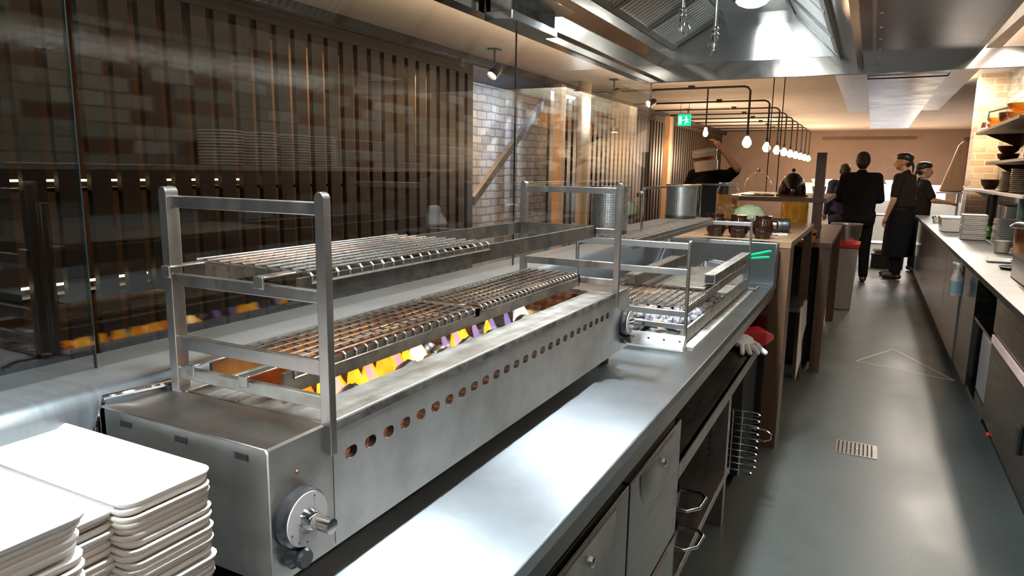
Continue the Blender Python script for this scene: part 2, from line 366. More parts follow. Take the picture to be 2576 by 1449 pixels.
def screen(name, label, y0, y1, step, wd, x=-3.78, z1=2.5):
    t = thing(name, label, 'screen', (x, (y0 + y1) / 2, 0)); m = MB(); y = y0
    while y < y1:
        m.box(x - .02, x + .02, y, y + wd, .06, z1); y += step
    m.build('slats', 'slat', t, smooth=0)
    B(x - .05, x + .03, y0 - .02, y1 + .02, 0, .06).build('bottom_rail', 'slat', t, smooth=0)
    B(x - .05, x + .03, y0 - .02, y1 + .02, z1 - .09, z1).build('top_rail', 'slat', t, smooth=0)
    m = MB()
    for z in (.75, 1.32): m.box(x - .2, x - .06, y0, y1, z - .02, z)
    m.build('back_shelf', 'slat', t, smooth=0)
    return t
screen('slatted_screen', 'dark wooden slatted screen beyond the glass, left of the white brick alcove', -.6, 6.35, .172, .112)
screen('slatted_screen', 'dark wooden slatted screen beyond the glass, right of the white brick alcove', 8.35, 19.8, .2, .12)

# staircase crossing the alcove
t = thing('staircase', 'grey staircase with sloping stringer in front of the white brick wall', 'stairs', (-4.1, 7.6, 0))
def slope(m, x0, x1, y0, z0, y1, z1, h): m.prism([(y0, z0 - h), (y1, z1 - h), (y1, z1), (y0, z0)], 'x', x0, x1)
m = MB(); slope(m, -4.0, -3.94, 6.75, 1.15, 8.75, 2.52, .1); m.build('stringer', 'greypaint', t, smooth=0)
m = MB(); slope(m, -4.04, -4.0, 6.75, 1.06, 8.75, 2.43, .05); m.build('soffit', 'greypaint', t, smooth=0)

# glass screen: three panes on the steel ledge
gx = -1.06
for i, (a, b) in enumerate(((-2.2, .638), (.646, 2.075), (2.083, 3.62))):
    p = B(gx - .0025, gx + .0025, a, b, 1.1295, 1.93).build('window_%d' % (i + 1), 'glass', smooth=0); struct(p)
    B(gx - .0027, gx + .0027, b - .002, b, 1.1295, 1.93).build('pane_edge', 'gedge', p, smooth=0)

# cream column by the screen and amber lit posts
for (x, y, r, lab) in ((-3.45, 8.75, .085, 'cream painted round column catching a spotlight behind the glass'),):
    o = MB().lathe([(r, 0), (r, CZ)], (x, y, 0), 24).build('column', 'cream'); tag(o, lab, 'column')
for (x, y, ww, lab) in ((-3.55, 8.1, .07, 'amber lit wooden post just right of the brick alcove behind the glass'),
                        (-3.55, 13.3, .12, 'amber lit wooden post beyond the end of the glass, under the green exit sign')):
    o = B(x - .05, x + .05, y, y + ww * 2, 0, 2.5).build('post', 'board', smooth=0); tag(o, lab, 'post')

# ============================================================ grill counter
t = thing('steel_counter', 'long stainless steel grill counter with raised back ledge and bright worktop', 'counter', (-.7, 1.3, 0))
B(-.937, -.39, -2.3, 3.75, .872, .9).build('worktop', 'top', t, bevel=.003)
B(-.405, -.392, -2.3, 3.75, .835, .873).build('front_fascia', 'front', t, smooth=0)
t = thing('glass_ledge', 'low steel upstand with bright rounded ledge carrying the glass screen', 'ledge', (-1.06, .8, 0))
m = MB(); m.prism([(-.96, .9), (-.94, .9), (-.94, 1.115), (-.946, 1.13), (-.958, 1.137), (-1.16, 1.128), (-1.16, 1.1), (-.96, 1.1)], 'y', -2.3, 3.66)
m.build('back_ledge', 'ledge', t, bevel=.004, seg=3)
B(-1.16, -1.1, -2.3, 3.66, 0, 1.1).build('back_panel', 'dark', t, smooth=0)
t = thing('end_upstand', 'bright steel upstand closing the far end of the grill counter', 'upstand', (-.67, 3.69, .9))
B(-.935, -.39, 3.64, 3.75, .9, 1.112).build('upstand_body', 'top', t, bevel=.004)
m = MB(); m.prism([(3.3, .9), (3.64, .9), (3.64, 1.1)], 'x', -.935, -.925); m.build('corner_gusset', 'steel', t, smooth=0)

# undercounter refrigerated drawers
t = thing('drawer_cabinet', 'stainless refrigerated drawer cabinet under the near end of the grill counter', 'cabinet', (-.7, .4, 0))
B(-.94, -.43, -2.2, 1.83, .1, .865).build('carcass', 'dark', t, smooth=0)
B(-.435, -.425, -2.2, 1.83, .79, .832).build('top_rail', 'front', t, smooth=0)
def drawer(y0, y1, z0, z1, lab):
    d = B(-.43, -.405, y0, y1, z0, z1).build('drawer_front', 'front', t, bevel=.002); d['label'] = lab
    yc = (y0 + y1) / 2; zc = z1 - .012; hw = (y1 - y0) * .34
    pts = [(yc - hw, zc)] + [(yc - hw * math.cos(a), zc - .115 * math.sin(a) ** .8) for a in [PI * i / 16 for i in range(1, 16)]] + [(yc + hw, zc)]
    m = MB(); n = len(pts)
    m.add([(-.4045, a, b) for a, b in pts] + [(-.4015, yc + (a - yc) * .96, zc + (b - zc) * .94) for a, b in pts],
          [tuple(range(n, 2 * n))] + [(i, (i + 1) % n, n + (i + 1) % n, n + i) for i in range(n)])
    r = m.build('recessed_grip', 'bar', d, smooth=30)
    MB().lathe([(.0, 0), (.011, 0), (.011, .007), (.007, .010), (0, .010)], (-.402, yc + .03, z1 - .05), 14, Matrix.Rotation(PI / 2, 4, 'Y')).build('lock', 'chrome', r)
drawer(.82, 1.36, .45, .785, 'upper drawer front with half-moon grip and lock, nearer one')
drawer(1.37, 1.825, .45, .785, 'upper drawer front with half-moon grip and lock, farther one')
drawer(.82, 1.36, .12, .44, 'lower drawer front, nearer one'); drawer(1.37, 1.825, .12, .44, 'lower drawer front, farther one')
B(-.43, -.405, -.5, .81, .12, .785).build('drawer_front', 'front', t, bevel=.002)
B(-.9, -.45, -2.2, 1.83, 0, .1).build('plinth', 'gap', t, smooth=0)

# open shelf bay
t = thing('open_shelf_unit', 'open stainless shelf bay under the counter with dark back and low shelf', 'shelf', (-.7, 2.6, 0))
B(-.92, -.41, 1.84, 3.7, .62, .645).build('upper_shelf', 'bar', t, bevel=.002)
B(-.422, -.408, 1.84, 3.7, .6, .645).build('shelf_lip', 'bar', t, smooth=0)
B(-.92, -.42, 1.84, 2.82, .22, .25).build('lower_shelf', 'bar', t, bevel=.002)
B(-.92, -.43, 2.78, 2.83, 0, .62).build('side_panel', 'bar', t, smooth=0)
B(-.94, -.92, 1.84, 3.7, .05, .86).build('back_sheet', 'dark', t, smooth=0)
m = MB()
for i in range(12): m.box(-.5, -.494, 2.776, 2.7805, .27 + i * .027, .282 + i * .027)
m.build('slot_row', 'gap', t, smooth=0)
B(-.46, -.41, 3.64, 3.7, 0, .86).build('end_leg', 'front', t, smooth=0)
B(-.92, -.44, 3.2, 3.64, .05, .6).build('recess_shade_block', 'gap', t, smooth=0)  # solid black block, shade of the open bay put into its colour
for i, (y, z, lab) in enumerate(((1.99, .305, 'lower of two black pans with steel loop handles on the low shelf'), (1.99, .43, 'upper of two black pans with steel loop handles, stacked on the low shelf'))):
    p = thing('pan', lab, 'pan', (-.58, y, z - .052))
    MB().lathe([(.12, -.05), (.14, 0), (.146, .065), (.14, .065), (.132, 0), (.1, -.04), (0, -.04)], (-.58, y, z), 28).build('bowl', 'black', p)
    MB().tube([(-.445, y - .05, z + .03), (-.40, y - .05, z + .032), (-.37, y - .02, z + .034), (-.365, y + .05, z + .036), (-.385, y + .075, z + .036), (-.447, y + .075, z + .033)], .006, 10).build('loop_handle', 'chrome', p)
# gloves and red cloth on the upper shelf
gl = thing('work_glove', 'grey-white work glove lying at the far end of the upper shelf', 'glove', (-.46, 3.3, .645))
m = MB().ball((-.47, 3.3, .675), .05, .085, .03, jit=.05)
for k in range(4): m.caps((-.46 + k * .022, 3.21 + k * .01, .67), (-.445 + k * .03, 3.13 + k * .02, .662), .014, .011, 8)
m.caps((-.44, 3.33, .672), (-.40, 3.3, .664), .015, .012, 8)
m.build('glove_body', 'white', gl)
o = MB().add([(-.5, 3.4, .70), (-.38, 3.4, .705), (-.36, 3.55, .665), (-.44, 3.63, .652), (-.52, 3.52, .69), (-.43, 3.48, .72)], [(0, 1, 5), (1, 2, 5), (2, 3, 5), (3, 4, 5), (4, 0, 5)])
for i in range(6): o.v.append((o.v[i][0], o.v[i][1], .646))
o.f += [(6, 7, 1, 0), (7, 8, 2, 1), (8, 9, 3, 2), (9, 10, 4, 3), (10, 6, 0, 4)]
tag(o.build('folded_cloth', 'red', smooth=60), 'bright red folded cloth beside the glove on the shelf', 'cloth')
# wire grill basket hanging off the shelf end
t = thing('wire_rack', 'chrome wire rack with bent hook ends leaning by the lower shelf', 'rack', (-.42, 3.1, .1)); m = MB()
for k in range(10):
    z = .405 - k * .031; x1 = -.345 if k < 9 else -.36
    m.tube([(-.5, 3.1, z), (x1 - .012, 3.1, z), (x1, 3.1, z - .006), (x1 - .012, 3.1, z - .013), (-.4, 3.1, z - .013)], .0035, 6)
for x in (-.5, -.46, -.42): m.tube([(x, 3.1, .41), (x, 3.1, .1)], .003, 6)
m.build('wire_grid', 'chrome', t)
MB().tube([(-.42, 3.1, .335), (-.32, 3.1, .335), (-.295, 3.1, .32), (-.295, 3.1, .298), (-.32, 3.1, .285), (-.42, 3.1, .285)], .0045, 8).build('loop_handle', 'chrome', t)
MB().tube([(-.5, 3.1, .1), (-.5, 3.1, 0)], .004, 6).build('foot', 'chrome', t)

# ============================================================ extractor hood over the grills
HY0, HY1 = -2.0, 3.62
t = thing('extractor_hood', 'long stainless extractor hood above the grills with sloping baffle filters', 'hood', (-.4, 1, 1.9))
m = MB(); m.prism([(-1.1, 1.93), (-1.03, 1.93), (-1.03, 1.99), (-.965, 2.02), (-.965, 2.075), (-1.1, 2.075)], 'y', HY0, HY1); m.build('left_rim', 'hoodw', t, bevel=.002)
MB().prism([(-1.1, 1.9), (-1.05, 1.9), (-1.05, 1.93), (-1.1, 1.93)], 'y', HY0, HY1 + .02).build('glass_rail', 'hoodw', t, smooth=0)
# left and right filter banks
def filters(xa, za, xb, zb, name):
    y = HY0 + .1; L = math.hypot(xb - xa, zb - za); nx, nz = -(zb - za) / L, (xb - xa) / L
    if nz < 0: nx, nz = -nx, -nz
    back = MB(); back.add([(xa + nx * .03, HY0, za + nz * .03), (xb + nx * .03, HY0, zb + nz * .03), (xb + nx * .03, HY1, zb + nz * .03), (xa + nx * .03, HY1, za + nz * .03)], [(0, 1, 2, 3)])
    back.v += [(v[0] + nx * .01, v[1], v[2] + nz * .01) for v in back.v[:4]]; back.f += [(7, 6, 5, 4)]
    back.build(name + '_backing', 'gap', t, smooth=0)
    sl = MB(); fr = MB()
    yy = HY0 + .01; pw = (HY1 - HY0 - .02) / 12
    for _ in range(12):
        y1 = yy + pw
        for (a, b) in ((yy, yy + .018), (y1 - .03, y1 - .012)): fr.bar((xa, (a + b) / 2, za), (xb, (a + b) / 2, zb), .018, .03, (nx, 0, nz))
        q = yy + .03
        while q < y1 - .04:
            sl.bar((xa, q, za), (xb, q, zb), .026, .012, (nx, 0, nz)); q += .036
        yy = y1
    for (px, pz) in ((xa, za), (xb, zb)): fr.bar((px, HY0, pz), (px, HY1, pz), .03, .025, (nx, 0, nz))
    sl.build(name, 'filter', t, smooth=0); fr.build(name + '_frame', 'dark', t, smooth=0)
filters(-.955, 2.08, -.735, 2.205, 'left_baffle_filter')
filters(-.185, 2.0, -.39, 2.2, 'right_baffle_filter')
B(-.75, -.37, HY0, HY1, 2.21, 2.225).build('roof_panel', 'hood', t, smooth=0)
m = MB(); m.prism([(-1.06, 1.98), (-1.0, 2.11), (-.79, 2.235), (-.34, 2.235), (-.1, 2.02), (-.1, 1.98)], 'y', HY1, HY1 + .012); m.build('end_panel', 'hood', t, smooth=0)
m = MB(); m.prism([(-1.06, 1.905), (.9, 1.905), (.9, 1.99), (-1.06, 1.99)], 'y', HY1 - .004, HY1 + .012); m.build('end_skirt', 'skirt', t, bevel=.002)
m = MB(); m.prism([(-.185, 2.0), (-.15, 1.97), (-.105, 1.935), (-.085, 1.95), (-.16, 2.03)], 'y', HY0, HY1); m.build('right_gutter', 'hoodw', t, smooth=0)
B(-.085, .325, HY0, HY1, 1.955, 1.975).build('make_up_air_panel', 'panel', t, bevel=.002)
B(-.045, -.035, HY0, HY1, 1.947, 1.956).build('panel_seam', 'steel', t, smooth=0)
for i in range(14): MB().ball((-.02, .4 + i * .24, 1.955), .006, .006, .004, 8, 6).build('rivet', 'steel', t)
m = MB(); m.prism([(.325, 1.955), (.345, 1.955), (.5, 2.12), (.48, 2.12)], 'y', HY0, HY1); m.build('right_flange', 'hoodw', t, smooth=0)
B(.48, .9, HY0, HY1, 2.12, 2.14).build('right_soffit', 'hoodw', t, smooth=0)
B(-1.08, .9, HY0, HY1, 2.24, 2.26).build('plenum_top', 'dark', t, smooth=0)
lens = []
for i, y in enumerate((3.27, 1.95, .63, -.7)):
    p = thing('bulkhead_lamp', ['round bulkhead lamp at the far end of the hood roof', 'second round bulkhead lamp from the far end of the hood roof',
                                'third round bulkhead lamp from the far end of the hood roof', 'fourth round bulkhead lamp from the far end of the hood roof'][i], 'lamp', (-.53, y, 2.21), 'bulkhead lamps in the hood')
    MB().lathe([(.085, 2.21), (.085, 2.19), (.07, 2.185), (.07, 2.21)], (-.53, y, 0), 28).build('bezel', 'chrome', p)
    MB().lathe([(.069, 2.2), (.06, 2.175), (.035, 2.163), (0, 2.16)], (-.53, y, 0), 28).build('lens', 'lens', p)
    lamp('hood_lamp_light', 'AREA', (-.53, y, 2.155), 38, COOL, .13)
# nozzle pipes
for i, (x, y, zt, zb, lab) in enumerate(((-.66, 2.6, 2.22, 1.95, 'left chrome fire suppression nozzle pipe hanging in the hood'), (-.54, 2.6, 2.22, 1.875, 'right chrome fire suppression nozzle pipe hanging in the hood'))):
    p = thing('nozzle_pipe', lab, 'pipe', (x, y, zt))
    MB().lathe([(.007, zb + .06), (.007, zt)], (x, y, 0), 14).build('pipe', 'chrome', p)
    MB().lathe([(.0, zb), (.008, zb), (.009, zb + .03), (.007, zb + .035), (.013, zb + .045), (.013, zb + .06), (.008, zb + .065), (.012, zb + .072), (.012, zb + .078), (.007, zb + .085)], (x, y, 0), 14).build('nozzle', 'chrome', p)
    sgn = 1 if i == 0 else -1
    MB().tube([(x, y, zb + .01), (x + sgn * .012, y, zb - .012), (x + sgn * .026, y, zb - .008), (x + sgn * .028, y, zb + .012), (x + sgn * .018, y, zb + .03)], .0022, 6).build('cap_loop', 'chrome', p)
# open steel bracket box on the rim
t = thing('bracket_box', 'open steel bracket box fixed to the hood rim near the top of the glass', 'box', (-.98, 2.0, 1.9))
B(-1.04, -.95, 1.83, 2.15, 1.875, 1.9).build('base_tray', 'hood', t, bevel=.002)
m = MB(); m.prism([(-1.04, 1.95), (-.93, 1.95), (-.91, 1.96), (-1.04, 2.0)], 'y', 1.9, 2.2); m.build('cover', 'hood', t, bevel=.002)
B(-1.035, -1.02, 1.83, 2.15, 1.9, 1.955).build('back_plate', 'iron', t, smooth=0)
for y in (1.83, 2.14): B(-1.04, -.955, y, y + .01, 1.9, 1.952).build('cheek_plate', 'hood', t, smooth=0)
# ============================================================ near grill
GX0, GX1, GY0, GY1, GZ0, GZ1 = -.92, -.6, .552, 1.93, .945, 1.12
t = g1 = thing('gas_grill', 'long stainless yakitori gas grill with row of oval vent holes on the counter', 'grill', (-.76, 1.24, .9))
# front panel with holes
m = MB(); X = GX1; yc0, st, nh = .697, .0417, 26; zc = 1.067; rh, rw = .0085, .0125; hs = .0205
def q(y0, y1, z0, z1): m.add([(X, y0, z0), (X, y1, z0), (X, y1, z1), (X, y0, z1)], [(0, 1, 2, 3)])
ya = yc0 - st / 2; yb = ya + st * nh
q(GY0, GY1, GZ0, zc - hs); q(GY0, GY1, zc + hs, GZ1); q(GY0, ya, zc - hs, zc + hs); q(yb, GY1, zc - hs, zc + hs)
K = 16
for i in range(nh):
    y = yc0 + i * st; inner = []; outer = []
    for k in range(K):
        a = 2 * PI * k / K + PI / K; ca, sa = math.cos(a), math.sin(a)
        e = .62; inner.append((y + rw * math.copysign(abs(ca) ** e, ca), zc + rh * math.copysign(abs(sa) ** .8, sa)))
        s_ = max(abs(ca), abs(sa)); outer.append((y + st / 2 * ca / s_, zc + hs * sa / s_))
    base = len(m.v)
    m.v += [(X, a, b) for a, b in outer] + [(X, a, b) for a, b in inner] + [(X - .012, a, b) for a, b in inner]
    for k in range(K):
        k2 = (k + 1) % K; m.f.append((base + k, base + k2, base + K + k2, base + K + k)); m.f.append((base + K + k, base + K + k2, base + 2 * K + k2, base + 2 * K + k))
    # the corner pieces of the square cell
    for sy in (-1, 1):
        for sz in (-1, 1):
            cs = [j for j in range(K) if (outer[j][0] - y) * sy > st * .18 and (outer[j][1] - zc) * sz > hs * .18]
            if len(cs) >= 2:
                c0 = len(m.v); m.v.append((X, y + sy * st / 2, zc + sz * hs))
                ed = [j for j in cs if (j + 1) % K in cs]
                for j in ed: m.f.append((base + j, base + (j + 1) % K, c0))
m.build('front_panel', 'body', g1, smooth=20)
B(GX0, GX0 + .012, GY0, GY1, GZ0, GZ1).build('back_panel', 'body', g1, smooth=0)
# near control box
m = MB(); m.prism([(GX0, GZ0), (GX1 - .001, GZ0), (GX1 - .001, GZ1 - .004), (GX1 - .006, GZ1 + .001), (GX0 + .005, GZ1 + .001), (GX0, GZ1 - .004)], 'y', GY0, .652); cb = m.build('control_box', 'body', g1, bevel=.002)
for x in (-.863, -.753, -.645): B(x - .011, x + .011, GY0 - .001, GY0 + .002, 1.101, 1.109).build('vent_slot', 'gap', g1, smooth=0)
MB().tube([(-.925, .552, 1.0), (-.932, .555, 1.09), (-.928, .565, 1.128), (-.91, .6, 1.131), (-.905, .66, 1.128)], .004, 8).build('corner_tube', 'chrome', g1)
B(-.93, -.895, .645, .67, 1.121, 1.127).build('corner_clip', 'black', g1, smooth=0)
B(GX0, GX1 - .001, 1.8, GY1, GZ0, GZ1).build('end_box', 'body', g1, bevel=.002)
# top flanges and pit
B(-.672, GX1 - .0005, .654, 1.8, 1.112, 1.1215).build('front_flange', 'stain', g1, bevel=.002)
B(GX0, -.87, .654, 1.8, 1.112, 1.1215).build('rear_flange', 'stain', g1, bevel=.002)
m = MB(); m.box(-.87, -.672, .654, .70, 1.112, 1.1215)
for i in range(6): m.box(-.862 + i * .03, -.858 + i * .03, .655, .72, 1.1215, 1.124)
m.build('soiled_plate', 'stain', g1, smooth=0)
m = MB(); m.box(-.875, -.868, .69, 1.8, 1.0, 1.112); m.box(-.87, -.672, 1.78, 1.8, 1.0, 1.111); m.box(-.87, -.672, .69, .7, 1.0, 1.111); m.box(-.87, -.672, .69, 1.8, .99, 1.0)
m.build('fire_pit', 'rust', g1, smooth=0)
B(-.868, -.68, 1.515, 1.53, 1.0, 1.108).build('pit_divider', 'iron', g1, smooth=0)
B(-.905, -.625, .58, 1.9, .925, GZ0).build('shadow_gap_block', 'iron', g1, smooth=0)  # dark block standing in for the shadow line under the grill
for x in (-.88, -.65):
    for y in (.62, 1.86): MB().lathe([(.016, .9), (.016, .926)], (x, y, 0), 14).build('foot', 'black', g1)
MB().box(-.6005, -.5993, .668, 1.9, 1.107, 1.119).build('scorched_edge', 'scorch', g1, smooth=0)
MB().box(-.6005, -.5995, .6605, .6612, .95, 1.12).build('panel_seam', 'iron', g1, smooth=0)
def knob(y, parent, big=True, lab=None):
    R_ = Matrix.Rotation(PI / 2, 4, 'Y'); c = (X, y, 1.022)
    k = MB().lathe([(.0, 0), (.034, 0), (.038, .004), (.038, .014), (.034, .018), (0, .018)], c, 36, R_).build('control_knob', 'black', parent)
    if lab: k['label'] = lab
    MB().lathe([(.02, .0175), (.034, .0175), (.034, .0195), (.02, .0195)], c, 36, R_).build('dial_ring', 'dial', k)
    m = MB()
    for a in (25, 215, 250, 185): m.ball((X + .0196, y + .029 * math.sin(math.radians(a)), 1.022 + .029 * math.cos(math.radians(a))), .0008, .0012, .0014, 8, 6)
    m.build('dial_marks', 'black', k)
    MB().lathe([(0, .019), (.016, .019), (.012, .03), (.0095, .032), (.0095, .058), (.0, .058)], c, 24, R_).build('spindle', 'chrome', k)
knob(.592, g1, lab='near round knob with white dial ring and chrome spindle')
k2 = MB().lathe([(0, 0), (.015, 0), (.017, .006), (.011, .012), (.013, .02), (.011, .024), (0, .024)], (X, .583, .974), 14, Matrix.Rotation(PI / 2, 4, 'Y')).build('igniter_button', 'black', g1, smooth=20)
MB().ball((X, .596, 1.078), .003, .003, .003, 10, 6).build('rivet', 'copper', g1)
knob(1.885, g1, lab='far round knob with white dial ring')
MB().lathe([(0, 0), (.015, 0), (.017, .006), (.011, .012), (.013, .02), (.011, .024), (0, .024)], (X, 1.89, .974), 14, Matrix.Rotation(PI / 2, 4, 'Y')).build('igniter_button', 'black', g1, smooth=20)
# rack frames
def post(x, y, w, d, z0, z1, name, parent):
    n = 10; poly = [(x - w / 2, z0), (x + w / 2, z0)] + [(x + w / 2 * math.cos(a), z1 - w / 2 + w / 2 * math.sin(a)) for a in [PI * i / n for i in range(n + 1)]]
    MB().prism(poly, 'y', y - d / 2, y + d / 2).build(name, 'bar', parent, bevel=.001)
for (y, d) in ((.655, .008), (1.8, .008)):
    post(-.6, y, .0165, d + .004, 1.08, 1.42, 'rack_post', g1); post(-.885, y, .0165, d + .012, 1.12, 1.42, 'rack_post', g1)
    for z, h in ((1.399, .017), (1.288, .017), (1.195, .02), (1.149, .018)):
        m = MB(); m.box(-.884, -.6, y - .005, y + .005, z - h / 2, z + h / 2); m.build('cross_bar', 'bar' if z > 1.16 else 'stain', g1, bevel=.0015)
MB().box(-.905, -.89, .66, .676, 1.121, 1.385).build('rack_post_sleeve', 'bar', g1, bevel=.002)
# upper rail frame
m = MB(); m.box(-.894, -.888, .675, 1.79, 1.272, 1.304); m.box(-.668, -.662, .675, 1.79, 1.272, 1.304); m.box(-.894, -.662, 1.784, 1.79, 1.272, 1.304); m.build('upper_rail_frame', 'iron', g1, smooth=0)
m = MB(); m.box(-.852, -.846, .68, 1.785, 1.134, 1.166); m.box(-.708, -.702, .68, 1.785, 1.134, 1.166); m.box(-.852, -.702, 1.779, 1.785, 1.134, 1.166); m.box(-.852, -.702, 1.204, 1.226, 1.15, 1.167); m.build('lower_rail_frame', 'iron', g1, smooth=0)

def grate(name, label, x0, x1, y0, y1, z, nx, ny, mat, hooks=True, drop=.013, back=False, r=.0016, hookz=None):
    g = thing(name, label, 'grill grate', ((x0 + x1) / 2, (y0 + y1) / 2, z), None); a = MB(); b = MB(); e = MB()
    for i in range(nx):
        x = x0 + (x1 - x0) * i / (nx - 1) - .003; a.tube([(x, y0 - .004, z), (x, y1 + .004, z)], r * 1.1, 6)
    for j in range(ny):
        y = y0 + (y1 - y0) * j / (ny - 1); zz = z - r * 2
        p = [(x0, y, zz), (x1 - .004, y, zz)]; e.tube([(x1 - .006, y, zz), (x1 + .002, y, zz), (x1 + .006, y, zz - .004), (x1 + .006, y, zz - drop)], r, 6)
        if back: p = [(x0 - .006, y, zz - drop), (x0 - .005, y, zz - .004)] + p
        b.tube(p, r, 6)
    e.tube([(x1 + .006, y0 - .003, z - r * 2 - drop), (x1 + .006, y1 + .003, z - r * 2 - drop)], r * 1.2, 6)
    if back: a.tube([(x0 - .006, y0 - .003, z - r * 2 - drop), (x0 - .006, y1 + .003, z - r * 2 - drop)], r * 1.2, 6)
    a.build('long_wires', mat, g); b.build('cross_wires', 'wiredk', g); e.build('edge_loops', mat, g)
    if hookz is not None:
        for x in (x0 + .004, x1 - .03):
            m = MB(); yb = hookz[0]; m.box(x - .009, x + .009, yb - .007, y0 + .01, z - .006, z - .003); m.box(x - .009, x + .009, yb - .01, yb - .007, z - .02, z - .003); m.build('hook', 'bar', g, bevel=.0015)
    return g
grate('wire_grate', 'shiny wire grate on the upper rails of the near grill', -.884, -.668, .7, 1.19, 1.3115, 10, 20, 'wire', hookz=(.648,))
grate('wire_grate', 'charred wire grate over the flames on the lower rails, nearer half', -.846, -.706, .7, 1.2, 1.172, 7, 20, 'wire', back=True, hookz=(.648,))
grate('wire_grate', 'charred wire grate over the fire on the lower rails, farther half', -.846, -.706, 1.232, 1.76, 1.174, 7, 26, 'wire', back=True)

# lava stones showing above the flange
for i, (y, x, r, nme) in enumerate(((.74, -.682, .024, 'at the near end, beside the front rack post'), (.835, -.70, .026, 'just left of the first big flame'), (.985, -.694, .03, 'under the second big flame'), (1.055, -.69, .027, 'left one of the bare pair in the middle'),
                            (1.105, -.692, .027, 'right one of the bare pair in the middle'), (1.19, -.69, .03, 'by the two blue jets'), (1.29, -.69, .026, 'between the right-hand jets'), (1.45, -.694, .03, 'beside the white-hot flame'))):
    o = MB().ball((x - .014, y, 1.08), r, r * 1.1, r, 14, 10, .07).build('lava_stone', 'stone', g1)
    o['label'] = 'pale lava stone in the fire pit ' + nme
m = MB()
for i in range(40):
    m.ball((random.uniform(-.86, -.74), .72 + i * .02, 1.04 + random.uniform(-.01, .015)), .024, .026, .022, 9, 6, .1)
o = m.build('stone_bed', 'iron', g1); o['kind'] = 'stuff'
# flames
def flame(y, x, z0, h, w, lean, mat, name='flame'):
    pts = []; rs = []
    for i in range(9):
        u = i / 8; pts.append((x + lean[0] * u * u, y + lean[1] * u + .25 * w * math.sin(u * 6), z0 + h * u)); rs.append(max(.0008, w * (math.sin(PI * min(1, .18 + .82 * u)) ** .8) * (1 - .35 * u)))
    MB().tube(pts, rs, 14).build(name, mat, g1, smooth=80)
for y, h, wd in ((.795, .065, .016), (.83, .05, .02), (.87, .06, .018), (.91, .055, .02), (.95, .06, .021), (.985, .065, .02), (1.02, .05, .018), (1.195, .06, .018), (1.225, .05, .016), (1.33, .045, .013), (.72, .05, .016), (.76, .055, .018)):
    flame(y, -.742, 1.06, h + .012, wd, (-.012, .02), 'fire')
flame(1.04, -.735, 1.075, .062, .021, (0, .015), 'firehot'); flame(1.49, -.74, 1.06, .075, .024, (0, .012), 'firehot'); flame(1.47, -.735, 1.06, .05, .018, (0, .02), 'fire')
for y in (.815, .895, .975, 1.13, 1.175, 1.25, 1.325, 1.395, 1.44):
    flame(y + .02, -.728, 1.065, .075, .0095, (0, -.028), 'jet', 'gas_jet')
for y in (.8, .95, 1.05, 1.22, 1.48): lamp('flame_light', 'POINT', (-.745, y, 1.075), .12, (1, .42, .1), .03)

# ============================================================ far grill
t = g2 = thing('charcoal_grill', 'low stainless charcoal grill with open rack at the far end of the counter', 'grill', (-.68, 2.8, .9))
m = MB(); m.prism([(2.1, .9), (2.15, .9), (2.15, .925), (2.13, .945), (2.1, .905)], 'x', -.9, -.475); m.build('front_lip', 'steel', g2, bevel=.002)
for i in range(8): MB().ball((-.84 + i * .05, 2.116, .928), .004, .004, .003, 8, 6).build('lip_hole', 'gap', g2)
m = MB(); m.box(-.9, -.47, 2.07, 2.09, .9, .908); m.build('foot_rail', 'steel', g2, smooth=0)
m = MB(); m.box(-.9, -.49, 2.15, 3.46, .905, .915); m.box(-.9, -.89, 2.15, 3.46, .915, .97); m.box(-.497, -.487, 2.15, 3.46, .915, .955); m.box(-.9, -.49, 3.45, 3.46, .915, .97); m.build('fire_tray', 'stain', g2, smooth=0)
m = MB(); m.box(-.487, -.455, 2.15, 3.4, .9, .905); m.build('drip_strip', 'stain', g2, smooth=0)
for (y, top) in ((2.16, 1.24), (3.42, 1.25)):
    for x in (-.86, -.485):
        MB().lathe([(.006, .91), (.006, top - .006), (.008, top - .004), (.007, top), (0, top + .003)], (x, y, 0), 14).build('rack_post', 'bar', g2)
    for z, h in (((1.224, .02), (1.142, .02), (1.008, .02), (.966, .018)) if y < 3 else ((1.215, .018), (1.125, .018))):
        m = MB(); m.box(-.86, -.485, y - .005, y + .005, z - h / 2, z + h / 2); m.build('cross_bar', 'steel', g2, bevel=.002)
m = MB(); m.box(-.672, -.662, 2.16, 3.42, 1.205, 1.235); m.box(-.868, -.858, 2.16, 3.42, 1.205, 1.235); m.build('upper_rails', 'iron', g2, smooth=0)
m = MB(); m.box(-.505, -.497, 2.16, 3.42, .995, 1.02); m.box(-.868, -.858, 2.16, 3.42, .995, 1.025); m.build('lower_rails', 'stain', g2, smooth=0)
MB().tube([(-.485, 3.42, .91), (-.45, 3.43, .905), (-.435, 3.45, .918)], .006, 8).build('foot_hook', 'iron', g2)
grate('wire_grate', 'fine wire grate on the top rails of the far grill, under the two perforated cylinders', -.855, -.67, 2.17, 3.4, 1.2375, 14, 60, 'iron', r=.0022)
grate('wire_grate', 'wire grate over the coals of the far grill, before the flat griddle plate', -.85, -.505, 2.18, 2.76, 1.03, 14, 24, 'wire', r=.0022)
t = thing('griddle_plate', 'flat dark steel griddle plate lying on the far grill', 'griddle', (-.6, 2.9, 1.03))
B(-.66, -.5, 2.5, 3.1, 1.032, 1.042).build('plate', 'iron', t, bevel=.002)
m = MB(); m.box(-.74, -.67, 2.5, 3.1, 1.03, 1.036); m.box(-.745, -.735, 2.45, 3.2, 1.03, 1.075); m.build('tray_edge', 'iron', t, smooth=0)
o = B(-.515, -.475, 2.55, 3.38, 1.05, 1.085).build('box_beam', 'rust', smooth=0, ); tag(o, 'square heat-browned steel box bar lying along the right of the far grill', 'bar')
